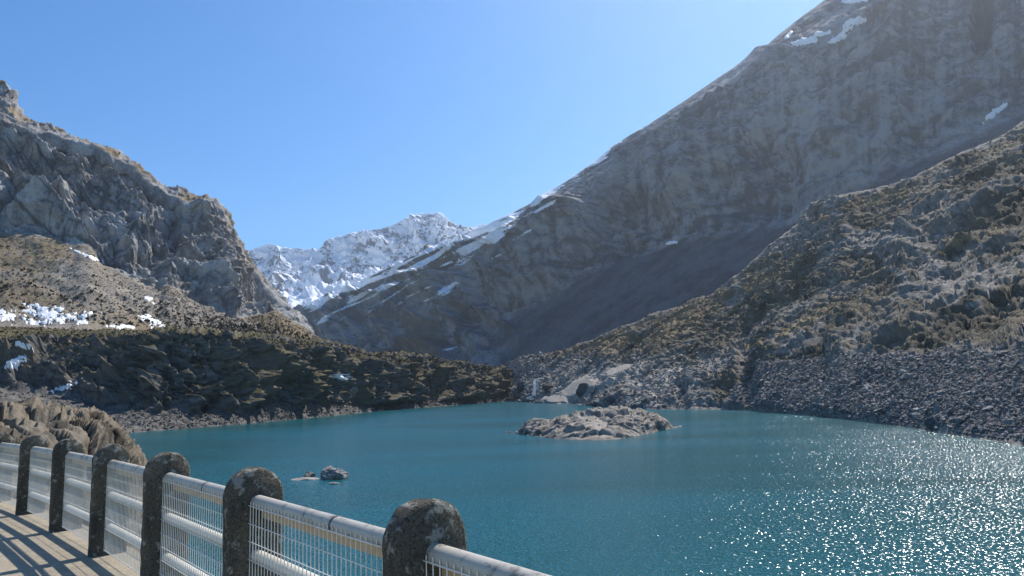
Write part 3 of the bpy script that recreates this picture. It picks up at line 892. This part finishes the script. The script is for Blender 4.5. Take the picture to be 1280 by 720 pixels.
for i in range(1, 8):
    mid = (posts[i] + posts[i + 1]) / 2
    t = link("railing_panel", None)
    t.location = (mid[0], mid[1], DECK)
    t.rotation_euler = (0, 0, math.radians(heads[i]))
    props(t, panel_labels[i], "railing", "wire mesh panels of the dam railing")
    r = add("top_rail", rail_me, t, (0, 0, .90))
    add("strap", tie_me, r, (0, -HALF + .16 + random.uniform(-.02, .02), 0))
    add("strap", tie_me, r, (0, random.uniform(-.2, .2), 0))
    add("pipe", pipe_me, t, (0, 0, .585))
    add("pipe", pipe_me, t, (0, 0, .27))
    add("flat_bar", bar_me, t, (.035, 0, .853))
    nvw = int(2 * HALF / .05)
    for k in range(nvw):
        w = add("upright_wire", vw_me, t, (-.047, -HALF + .02 + k * (2 * HALF - .04) / (nvw - 1), .045))
    for k in range(9):
        add("cross_wire", hw_me, t, (-.0525, -HALF + .005, .06 + k * .103))

# walkway slab and upstream wall of the dam, following the railing
def strip(off0, off1, z0, z1, name, mat, label, kind="structure"):
    pts = []
    ext = [posts[0] + (posts[0] - posts[1]) * k for k in (6, 3)] + list(posts) + [posts[-1] + (posts[-1] - posts[-2]) * k for k in (3, 6, 9)]
    ext = np.array(ext)
    tan = np.gradient(ext, axis=0)
    tan /= np.linalg.norm(tan, axis=1, keepdims=True)
    left = np.stack([-tan[:, 1], tan[:, 0]], 1)
    V = []
    for p, l in zip(ext, left):
        a = p + l * off0; b = p + l * off1
        V += [(*a, z0), (*a, z1), (*b, z1), (*b, z0)]
    F = []
    for k in range(len(ext) - 1):
        for j in range(4):
            F.append((4 * k + j, 4 * k + (j + 1) % 4, 4 * k + 4 + (j + 1) % 4, 4 * k + 4 + j))
    me = mesh_np(name, V, F, False)
    o = link(name, me, mat)
    return props(o, label, kind=kind)
strip(-.26, 3.6, DECK - .3, DECK, "walkway", m_deck, "pale concrete walkway along the crest of the dam")
strip(-.20, 3.4, -9.0, DECK - .302, "dam_wall", m_wall, "curved concrete dam wall under the walkway")

# ------------------------------------------------------------------ snow lying on the slopes, waterfall
def snow_mat():
    s = NT("old_snow")
    n = s.noise(s.pos(), .6, 4, .6)
    c = s.mix(s.ramp(n, .3, .7), (.74, .75, .76), (.88, .89, .90))
    return s.fin(c, .6, s.bump(n, .25), .3)
m_snow = snow_mat()
def foam_mat():
    s = NT("falling_water")
    n = s.noise(s.mapping(s.pos(), (1, 1, .3)), 1.2, 3, .6)
    m = s.fin(s.mix(s.ramp(n, .3, .7), (.7, .73, .75), (.92, .93, .94)), .4, s.bump(n, .3), .5)
    tr = s.n("BsdfTranslucent")                       # broken water lets light through
    tr.inputs[0].default_value = (.9, .93, .95, 1)
    mx = s.n("MixShader")
    mx.inputs[0].default_value = .45
    s.t.links.new(s.b.outputs[0], mx.inputs[1]); s.t.links.new(tr.outputs[0], mx.inputs[2])
    s.t.links.new(mx.outputs[0], s.out.inputs[0])
    return m
m_foam = foam_mat()

def drape(L, name, ell, mat, thick, label, cat, group=None, amp=.4, freq=.12, seed=0):
    """a sheet with body lying on a slope, its rim sunk into the ground"""
    m = blobs(L.PX, L.PY, ell, amp, freq, seed)
    nv, nu = L.PX.shape
    F = grid_faces(nv, nu)
    mf = m.reshape(-1)
    keep = (mf[F] > .42).any(1)
    keep &= L.T.reshape(-1)[F[:, 0]] > 1.0
    F = F[keep]
    if len(F) == 0:
        return None
    used, inv = np.unique(F, return_inverse=True)
    V = L.P.reshape(-1, 3)[used]
    n = L.N.reshape(-1, 3)[used]
    mm = mf[used]
    V = V + n * (np.clip((mm - .46) * 9, -.3, 1) * thick * .5 + .03)[:, None]
    o = link(name, mesh_np(name, V, inv.reshape(-1, 4), True), mat)
    props(o, label, cat, group)
    return o

GS = "snow patches left on the slopes"
for k, (L, ell, th, lab) in enumerate([
    (A, [(58, 392, 20, 6, 8), (80, 398, 24, 5, -4), (42, 402, 12, 3, 4), (50, 385, 16, 3, 12)], 1.2, "largest snow patch on the dry grass slope above the dark bluff"),
    (A, [(6, 395, 12, 6, 10), (-12, 390, 20, 5, 0)], 1.2, "snow patch on the grass slope at the left edge"),
    (A, [(188, 401, 12, 4, 25), (200, 407, 9, 2.2, 20), (182, 396, 6, 2)], 1.0, "slanting snow patch at the foot of the grass slope right of the largest one"),
    (A, [(150, 408, 11, 1.8, 4)], 1.0, "thin flat snow streak on the edge of the bluff top"),
    (A, [(186, 374, 5, 2.2, 30)], .8, "small lone snow spot halfway up the grass slope"),
    (A, [(112, 321, 16, 1.3, 22)], .8, "narrow snow line where the grass slope meets the cliff"),
    (B, [(28, 431, 9, 2.6, 12)], 1.0, "upper of two grey snow scraps on the dark bluff at the left"),
    (B, [(20, 453, 10, 4, -22)], 1.0, "lower of two grey snow scraps on the dark bluff at the left"),
    (B, [(80, 484, 15, 2, -22)], 1.0, "long thin snow sliver low on the dark bluff"),
    (B, [(426, 471, 7, 3, 10)], 1.2, "small snow patch on the bluff above the far shore"),
    (D, [(1005, 52, 20, 3.2, -6), (1016, 47, 14, 2.6, -30), (1030, 41, 14, 2, -12)], 5, "forked snow patch under the top of the big shaded mountain"),
    (D, [(1066, 28, 14, 3.4, -18), (1056, 40, 14, 1.8, -40), (1048, 48, 10, 2, -20)], 5, "curved snow streak right of the forked patch on the shaded mountain"),
    (D, [(1068, 1, 16, 3, -8)], 4, "snow patch cut by the top edge of the picture"),
    (D, [(1246, 139, 19, 3.2, -36)], 4, "grey snow sliver high on the shaded mountain at the right edge"),
    (D, [(985, 44, 6, 1.8, -45)], 3, "tiny snow fleck on the skyline left of the forked patch"),
    (D, [(842, 303, 8, 1.8, -8)], 3, "small snow fleck on the talus below the shaded cliff"),
]):
    drape(L, "snow_patch", ell, m_snow, th, lab, "snow patch", GS, amp=.42 if L is D else .6, freq=.08 if L is D else .15, seed=k)
def on_surface(L, px, py):
    d = (L.PX - px) ** 2 + (L.PY - py) ** 2 + 1e9 * (L.T < 1.02)
    k = np.unravel_index(np.argmin(d), d.shape)
    return L.P[k].copy()
def waterfall():
    """falling sheet with body, spray at its foot and a run-in at its lip"""
    t = link("waterfall", None)
    base = on_surface(E, 667, 497); Yf = base[1] - 5
    top = unproj(669, 474, Yf); bot = unproj(667, 497, Yf - 3)
    t.location = bot
    props(t, "small white waterfall splashing over rocks into the far end of the lake", "waterfall")
    def sheet(name, a, b, w0, w1, th, seed):
        a = np.array(a) - bot; b = np.array(b) - bot
        n, m = 26, 12
        V = []
        for i in range(n):
            f = i / (n - 1)
            c = a * (1 - f) + b * f
            c = c + np.array((0, -1.6 * math.sin(math.pi * f * .5), 0)) * th
            w = w0 * (1 - f) + w1 * f
            for j in range(m):
                g = 2 * math.pi * j / m
                V.append(c + np.array((w / 2 * math.cos(g), -th * math.sin(g), 0)))
        V = np.array(V)
        V += (fbm(V * [.9, .9, .25] + seed, 3, seed)[:, None]) * np.array((.7, .5, .2)) * w0 * .35
        F = [(i * m + j, i * m + (j + 1) % m, (i + 1) * m + (j + 1) % m, (i + 1) * m + j) for i in range(n - 1) for j in range(m)]
        link(name, mesh_np(name, V, F, True), m_foam, t)
    sheet("falling_sheet", top, bot, 1.8, 3.2, .8, 3)
    sheet("falling_strand", unproj(672, 476, Yf - 1), unproj(672.5, 488, Yf - 2), .8, 1.3, .4, 5)
    sheet("run_in", unproj(680, 472.5, Yf + 4), top, 1.6, 2.0, .6, 7)
    sheet("side_cascade", unproj(698, 474, Yf + 2), unproj(702, 486, Yf - 4), 1.6, 2.6, .6, 9)
    bm = fine_rock(31, (9, 5, 2.6), 4, 6, .35, .7, .95)
    link("spray", bm_mesh(bm, "spray", True), m_foam, t).location = (-1.5, -2.0, -.2)

# ------------------------------------------------------------------ rocks
def hull_rock(seed, n=11, dims=(1, .8, .55)):
    r = np.random.default_rng(seed)
    bm = bmesh.new()
    for v in r.normal(size=(n, 3)):
        v = v / (np.abs(v) ** 3).sum() ** (1 / 3)
        bm.verts.new(v * np.array(dims) * .5 * r.uniform(.85, 1.1))
    res = bmesh.ops.convex_hull(bm, input=bm.verts)
    bmesh.ops.delete(bm, geom=[g for g in res["geom_interior"] if isinstance(g, bmesh.types.BMVert)], context='VERTS')
    bmesh.ops.triangulate(bm, faces=bm.faces)
    return bm

def fine_rock(seed, dims, sub=4, cuts=16, rough=.05, lo=.5, hi=.8):
    """boulder with broken flat faces, worn edges and pits"""
    r = np.random.default_rng(seed)
    bm = bmesh.new()
    bmesh.ops.create_icosphere(bm, subdivisions=sub, radius=1)
    co = np.array([v.co for v in bm.verts])
    for _ in range(cuts):
        n = r.normal(size=3); n /= np.linalg.norm(n)
        d = r.uniform(lo, hi)
        over = np.clip(co @ n - d, 0, None)
        co = co - over[:, None] * n
    nn = co / (np.linalg.norm(co, axis=1, keepdims=True) + 1e-6)
    k = rough * (fbm(co * 2.2 + seed, 4, seed % 7) + .5 * (ridged(co * 4 + seed, 3, 3) - .9))
    co = (co + nn * k[:, None]) * np.array(dims) * .5
    for v, c in zip(bm.verts, co):
        v.co = c
    return bm

def stone_mat(name, dark, light, scale):
    s = NT(name)
    oi = s.n("ObjectInfo")
    n = s.noise(s.pos(), scale, 5, .7)
    c = s.mix(s.ramp(s.math('ADD', n, s.math('MULTIPLY', s.math('SUBTRACT', oi.outputs["Random"], .5), .3)), .3, .7), dark, light)
    return s.fin(c, .9, s.bump(n, .3 / scale), .2)
m_stone = stone_mat("scree_stone", (.11, .107, .104), (.34, .325, .305), 1.4)
m_pale = stone_mat("shore_stone", (.13, .12, .11), (.36, .335, .30), 1.2)
m_beach = stone_mat("beach_stone", (.06, .057, .053), (.19, .178, .162), 1.2)  # stone colour lowered in place of the shade under the bluff
m_dark = stone_mat("dark_block", (.045, .045, .046), (.11, .108, .105), 1.0)

VAR = []
for k in range(14):
    r = np.random.default_rng(100 + k)
    VAR.append(bm_mesh(hull_rock(100 + k, 12, (1, r.uniform(.55, .9), r.uniform(.35, .7))), "boulder"))
def mesh_arrays(me):
    V = np.zeros(len(me.vertices) * 3, np.float32); me.vertices.foreach_get("co", V)
    F = np.zeros(len(me.polygons) * 3, np.int32); me.polygons.foreach_get("vertices", F)
    return V.reshape(-1, 3), F.reshape(-1, 3)
VA = [mesh_arrays(m) for m in VAR]

def rand_rot(r, n, tilt=.5):
    e = np.stack([r.normal(0, tilt, n), r.normal(0, tilt, n), r.uniform(0, 6.28, n)], 1)
    cx, sx, cy, sy, cz, sz = np.cos(e[:, 0]), np.sin(e[:, 0]), np.cos(e[:, 1]), np.sin(e[:, 1]), np.cos(e[:, 2]), np.sin(e[:, 2])
    R = np.empty((n, 3, 3))
    R[:, 0] = np.stack([cy * cz, sx * sy * cz - cx * sz, cx * sy * cz + sx * sz], 1)
    R[:, 1] = np.stack([cy * sz, sx * sy * sz + cx * cz, cx * sy * sz - sx * cz], 1)
    R[:, 2] = np.stack([-sy, sx * cy, cx * cy], 1)
    return R, e

def pick(L, weight, n, seed):
    r = np.random.default_rng(seed)
    w = np.clip(weight, 0, None) * (L.PX > -20) * (L.PX < 1300)
    w = w.reshape(-1).astype(float)
    idx = r.choice(len(w), n, replace=True, p=w / w.sum())
    P = L.P.reshape(-1, 3)[idx]
    # spread inside the cell
    P = P + (np.roll(L.P, 1, 1).reshape(-1, 3)[idx] - P) * r.uniform(0, 1, (n, 1)) * (np.abs(np.roll(L.P, 1, 1).reshape(-1, 3)[idx] - P).max(1, keepdims=True) < 20)
    return P, idx, r

def scatter_joined(name, P, size, r, mat, label, tilt=.5, sink=.15, var=VA):
    R, _ = rand_rot(r, len(P), tilt)
    which = r.integers(0, len(var), len(P))
    Vs, Fs, base = [], [], 0
    for k in range(len(var)):
        s = np.where(which == k)[0]
        if len(s) == 0: continue
        V0, F0 = var[k]
        V = np.einsum('nij,vj->nvi', R[s], V0) * size[s][:, None, None] + (P[s] + np.array((0, 0, 1)) * (size[s] * sink)[:, None])[:, None, :]
        F = F0[None] + (np.arange(len(s)) * len(V0))[:, None, None] + base
        Vs.append(V.reshape(-1, 3)); Fs.append(F.reshape(-1, 3))
        base += len(s) * len(V0)
    me = mesh_np(name, np.concatenate(Vs), np.concatenate(Fs), False)
    o = link(name, me, mat)
    return props(o, label, kind="stuff")

for m_ in VAR: m_.materials.append(m_stone)
VAR_P = []
for m_ in VAR:
    c = m_.copy(); c.materials.clear(); c.materials.append(m_pale); VAR_P.append(c)

def place_boulders(P, sizes, r, meshes, label, group, tilt=.45, sink=.12):
    R, e = rand_rot(r, len(P), tilt)
    for k in range(len(P)):
        o = bpy.data.objects.new("boulder", meshes[int(r.integers(0, len(meshes)))])
        COL.objects.link(o)
        s = float(sizes[k])
        o.location = P[k] + np.array((0, 0, s * sink))
        o.rotation_euler = [float(x) for x in e[k]]
        o.scale = (s, s * r.uniform(.8, 1.1), s * r.uniform(.8, 1.2))
        props(o, label, "boulder", group)

pxm = lambda P: P[:, 1] / FPX            # metres per pixel there
# scree on the right: many stones, the biggest ones as boulders of their own
dens = screem_E * (0.35 + .65 * sstep(930, 1080, E.PX)) * (.4 + .6 * sstep(420, 520, E.PY)) * (E.T < 2.99)
P, idx, r = pick(E, dens, 11000, 1)
scatter_joined("scree_stones", P, pxm(P) * np.clip(r.lognormal(1.15, .5, len(P)), 1.2, 7.5), r, m_stone, "grey angular stones of the scree above the sunlit water")
P, idx, r = pick(E, dens * sstep(950, 1120, E.PX), 205, 2)
place_boulders(P, pxm(P) * np.clip(r.lognormal(2.15, .33, len(P)), 6.5, 20), r, VAR, "grey angular boulder lying in the scree above the sunlit water", "boulders in the scree")
# rocky point in the middle
dens = prom_E * land_E * (1 - slab_E) * sstep(425, 470, E.PY) * (E.PX > 650) * (E.T < 2.97)
P, idx, r = pick(E, dens, 3000, 3)
scatter_joined("point_stones", P, pxm(P) * np.clip(r.lognormal(1.15, .45, len(P)), 1.2, 6), r, m_pale, "broken pale stones covering the rocky point")
P, idx, r = pick(E, dens * sstep(700, 740, E.PX), 70, 4)
place_boulders(P, pxm(P) * np.clip(r.lognormal(2.0, .28, len(P)), 6, 14), r, VAR_P, "pale blocky boulder on the rocky point behind the island", "boulders on the rocky point")
# stones on the upper right slope, the left slope, bluff and beach
P, idx, r = pick(E, land_E * (1 - screem_E) * (1 - prom_E) * (E.T < 2.9) * (E.T > 1), 1400, 5)
scatter_joined("slope_stones", P, pxm(P) * np.clip(r.lognormal(.9, .4, len(P)), 1, 5), r, m_stone, "loose grey stones lying on the grass ledges of the right slope")
P, idx, r = pick(A, sstep(3.0, 3.15, A.T), 2600, 6)
scatter_joined("hillside_stones", P, pxm(P) * np.clip(r.lognormal(.5, .4, len(P)), .8, 4), r, m_stone, "loose stones strewn over the dry grass slope under the cliff")
P, idx, r = pick(B, sstep(1.85, 2.05, B.T) * (B.T < 3.0), 3600, 7)
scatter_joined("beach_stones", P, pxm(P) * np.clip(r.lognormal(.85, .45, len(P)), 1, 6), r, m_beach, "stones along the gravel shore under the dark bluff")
P, idx, r = pick(I, (I.T > 1.2) * (I.T < 3.9), 160, 8)
scatter_joined("island_stones", P, pxm(P) * np.clip(r.lognormal(1.0, .45, len(P)), 1, 6), r, m_pale, "loose pale stones on the rock island")

def lone_rock(name, px, py, Y, w, dims, seed, mat, label, cat="boulder", z=None, rot=0.0, sub=4, rough=.06):
    p = unproj(px, py, Y)
    o = link(name, bm_mesh(fine_rock(seed, dims, sub, 14, rough), name, False), mat)
    o.location = p if z is None else (p[0], p[1], z)
    o.rotation_euler = (0, 0, rot)
    return props(o, label, cat)
waterfall()
# rocks standing in the lake near the dam
pl = unproj_z(414, 600, 0.0)
o = link("lake_rock", bm_mesh(fine_rock(5, (5.2, 3.6, 3.2), 5, 22, .09), "lake_rock"), m_pale)
o.location = (pl[0], pl[1] + 1.2, .05); o.rotation_euler = (0, .06, .2)
props(o, "isolated pale rock rising from the lake beyond the railing", "rock")
pl = unproj_z(384, 597, 0.0)
o = link("lake_rock", bm_mesh(fine_rock(6, (1.7, 1.5, 1.7), 4, 12, .08), "lake_rock"), m_pale)
o.location = (pl[0], pl[1] + .6, .1)
props(o, "small dark tip of rock left of the isolated lake rock", "rock")
pl = unproj_z(374, 600, 0.0)
o = link("lake_rock", bm_mesh(fine_rock(7, (4.6, 3.4, .5), 4, 12, .05), "lake_rock"), m_pale)
o.location = (pl[0], pl[1] + .8, -.06)
props(o, "flat pale gravel bar just awash left of the isolated lake rock", "rock")
pl = unproj_z(418, 605, 0.0)
o = link("lake_rock", bm_mesh(fine_rock(8, (1.5, .9, .5), 3, 10, .05), "lake_rock"), m_pale)
o.location = (pl[0], pl[1], -.03)
props(o, "low white stone breaking the water before the isolated lake rock", "rock")
for px, py, dims, seed, mat, lab in [
    (1166, 536, (3.6, 3.0, 3.4), 21, m_dark, "dark square block standing in the water at the foot of the scree"),
    (729, 490, (10, 8, 12), 22, m_dark, "big dark pointed block standing on the smooth pale slab"),
    (1173, 516, (3.0, 1.6, 2.4), 23, m_stone, "tall pale flat stone leaning above the dark block in the scree"),
    (1255, 443, (4.0, 2.0, 1.8), 24, m_stone, "long pale slab lying high in the scree near the right edge"),
    (686, 487, (14, 10, 8), 25, m_dark, "dark rounded rock beside the waterfall"),
    (652, 486, (16, 12, 13), 26, m_dark, "dark rock knob left of the waterfall"),
    (436, 491, (16, 10, 17), 27, m_pale, "brown block of rock on the shore below the bluff"),
]:
    p = on_surface(E if px > 600 else B, px, py)
    o = link("boulder", bm_mesh(fine_rock(seed, dims, 4, 12, .06, .42, .7), "boulder"), mat)
    o.location = p + np.array((0, 0, dims[2] * .12))
    o.rotation_euler = (0, 0, seed * 1.3)
    props(o, lab, "boulder")

# ------------------------------------------------------------------ scrub and tussocks
def tuft(seed, n=7, h=1.0):
    r = np.random.default_rng(seed)
    V = []; F = []
    for k in range(n):
        a = r.uniform(0, 6.28); l = r.uniform(.5, 1.0); w = r.uniform(.16, .30)
        c = r.normal(0, .22, 2)
        d = np.array((math.cos(a), math.sin(a))); s = np.array((-d[1], d[0]))
        tip = c + d * l * .55
        V += [(*(c - s * w), -.1), (*(c + s * w), -.1), (*(tip + s * w * .4), h * l * .7), (*(tip - s * w * .4), h * l * r.uniform(.5, .8))]
        F += [(4 * k, 4 * k + 1, 4 * k + 2), (4 * k, 4 * k + 2, 4 * k + 3)]
    return np.array(V, np.float32), np.array(F, np.int32)
TU = [tuft(k) for k in range(8)]
TUL = [tuft(40 + k, 7, .55) for k in range(8)]
def leaf_mat(name, a, b, scale):
    s = NT(name)
    n = s.noise(s.pos(), scale, 4, .7)
    return s.fin(s.mix(s.ramp(n, .35, .65), a, b), .9, None, .1)
m_scrub = leaf_mat("dark_heath", (.022, .022, .013), (.075, .063, .036), .5)
m_dry = leaf_mat("dry_tussock", (.09, .074, .045), (.26, .21, .13), .5)
m_olive = leaf_mat("olive_tussock", (.055, .049, .034), (.19, .16, .11), .6)
P, idx, r = pick(B, (B.T > .2) * (B.T < 1.9) * np.clip(B.attrs["grass"], 0, 1) * (1.3 - 1.0 * sstep(.9, 1.3, B.T)), 3500, 11)
scatter_joined("bluff_scrub", P, pxm(P) * np.clip(r.lognormal(.55, .4, len(P)), .9, 4), r, m_scrub, "dark heath scrub covering the bluff", .3, .0, TU)
P, idx, r = pick(B, (B.T > .2) * (B.T < 1.25) * np.clip(B.attrs["grass"], 0, 1), 3500, 12)
scatter_joined("bluff_grass", P, pxm(P) * np.clip(r.lognormal(.8, .4, len(P)), 1.2, 5), r, m_dry, "dry grass tufts along the top of the bluff", .3, .0, TUL)
P, idx, r = pick(E, land_E * np.clip(E.attrs["grass"] - .2 - .6 * E.attrs["tan"], 0, 1) * (E.T > 1.0) * (E.T < 2.9), 4000, 13)
scatter_joined("slope_tussocks", P, pxm(P) * np.clip(r.lognormal(.65, .4, len(P)), 1.0, 4), r, m_olive, "olive grass tussocks on the ledges of the right slope", .3, .0, TUL)
P, idx, r = pick(E, land_E * np.clip(E.attrs["tan"] + .3 * E.attrs["grass"] - .1, 0, 1) * (E.T > 1.0) * (E.T < 2.9), 3000, 14)
scatter_joined("slope_dry_grass", P, pxm(P) * np.clip(r.lognormal(.6, .4, len(P)), 1.0, 4), r, m_dry, "straw coloured grass tufts on the right slope", .3, .0, TUL)
P, idx, r = pick(A, sstep(2.97, 3.1, A.T) + .15 * (A.T > 1.05) * (A.T < 1.9), 3000, 15)
scatter_joined("hillside_tussocks", P, pxm(P) * np.clip(r.lognormal(.65, .4, len(P)), 1.0, 4), r, m_dry, "dry tussocks dotting the slope below the left cliff", .3, .0, TUL)
P, idx, r = pick(A, sstep(3.3, 3.8, A.T) * (A.T < 4), 900, 16)
scatter_joined("hillside_scrub", P, pxm(P) * np.clip(r.lognormal(1.0, .4, len(P)), 1.2, 5), r, m_scrub, "dark scrub along the foot of the left slope", .3, .0, TU)
P, idx, r = pick(C, (C.T > 1) * np.clip(C.attrs["grass"], 0, 1), 2500, 17)
scatter_joined("knoll_grass", P, pxm(P) * np.clip(r.lognormal(1.0, .4, len(P)), 1.5, 6), r, m_dry, "dry grass growing on top of the knoll", .3, .0, TUL)

# ------------------------------------------------------------------ little trees on the ledges
m_bark = leaf_mat("bark", (.05, .04, .03), (.10, .08, .06), 4)
m_needle = leaf_mat("dark_needles", (.012, .018, .010), (.04, .05, .025), 1.5)
def tree_meshes(seed):
    r = np.random.default_rng(seed)
    V = []; F = []
    for y in range(5):
        t = y / 4
        for k in range(6):
            a = k * math.pi / 3
            V.append((.10 * (1 - .85 * t) * math.cos(a) + .06 * math.sin(3 * t), .10 * (1 - .85 * t) * math.sin(a), -.4 + 4.6 * t))
    for y in range(4):
        for k in range(6):
            F.append((y * 6 + k, y * 6 + (k + 1) % 6, y * 6 + 6 + (k + 1) % 6, y * 6 + 6 + k))
    tr = mesh_np("trunk", V, F, True); tr.materials.append(m_bark)
    V = []; F = []
    for k in range(420):
        t = r.uniform(0, 1) ** .8
        z = .7 + 3.8 * t
        rad = (1.25 * (1 - t) ** .8 + .12) * (.75 + .35 * math.sin(5 * z + seed)) * r.uniform(.3, 1.0) ** .5
        a = r.uniform(0, 6.28)
        c = np.array((rad * math.cos(a), rad * math.sin(a), z - .25 * rad))
        d = np.array((math.cos(a), math.sin(a), r.uniform(-.4, .3))); s = np.array((-d[1], d[0], r.uniform(-.3, .3)))
        l, w = r.uniform(.25, .5), r.uniform(.08, .16)
        b = len(V)
        V += [tuple(c - s * w), tuple(c + s * w), tuple(c + d * l)]
        F.append((b, b + 1, b + 2))
    cr = mesh_np("crown", V, F, False); cr.materials.append(m_needle)
    return tr, cr
TM = [tree_meshes(k) for k in range(4)]
def tree(p, s, k, label, group):
    t = link("pine_tree", None)
    t.location = p
    t.scale = (s * .9, s * .9, s)
    t.rotation_euler = (0, 0, k * 1.7)
    props(t, label, "tree", group)
    for nm, me in zip(("trunk", "crown"), TM[k % 4]):
        add(nm, me, t, (0, 0, 0))
k = 0
for px, py in [(250, 322), (256, 320), (262, 316), (268, 312), (274, 309), (280, 306), (271, 320), (265, 325), (284, 313)]:
    tree(on_surface(A, px, py), random.uniform(.7, 1.05), k, "small dark pine on the ledge of the left cliff", "pines on the cliff ledge"); k += 1
for px, py, s, lab in [
    (328, 407, 1.5, "lone dark pine on the ochre slope under the end of the left cliff"),
    (316, 413, 1.0, "smaller pine just left of the lone pine on the ochre slope"),
    (233, 411, 1.0, "small pine at the back of the bluff top near the snow streaks"),
    (216, 384, .7, "tiny pine by itself on the grey talus below the cliff"),
    (149, 194, .8, "tiny tree on the skyline of the left mountain"),
]:
    tree(on_surface(A, px, py), s, k, lab, "lone small pines"); k += 1

# ------------------------------------------------------------------ air
bm = bmesh.new()
bmesh.ops.create_cube(bm, size=1)
for v in bm.verts:
    v.co = Vector(((-2600 if v.co.x < 0 else 3200), (-60 if v.co.y < 0 else 6200), (-10.5 if v.co.z < 0 else 1500)))
hz = link("haze", bm_mesh(bm, "haze"))
hm = bpy.data.materials.new("mountain_air")
hm.use_nodes = True
hm.node_tree.nodes.clear()
pv = hm.node_tree.nodes.new("ShaderNodeVolumePrincipled")
pv.inputs["Color"].default_value = (.78, .87, 1.0, 1)
pv.inputs["Density"].default_value = 6.5e-5
pv.inputs["Anisotropy"].default_value = .65
mo = hm.node_tree.nodes.new("ShaderNodeOutputMaterial")
hm.node_tree.links.new(pv.outputs[0], mo.inputs["Volume"])
hz.data.materials.append(hm)
props(hz, "thin blue haze filling the valley", kind="stuff")
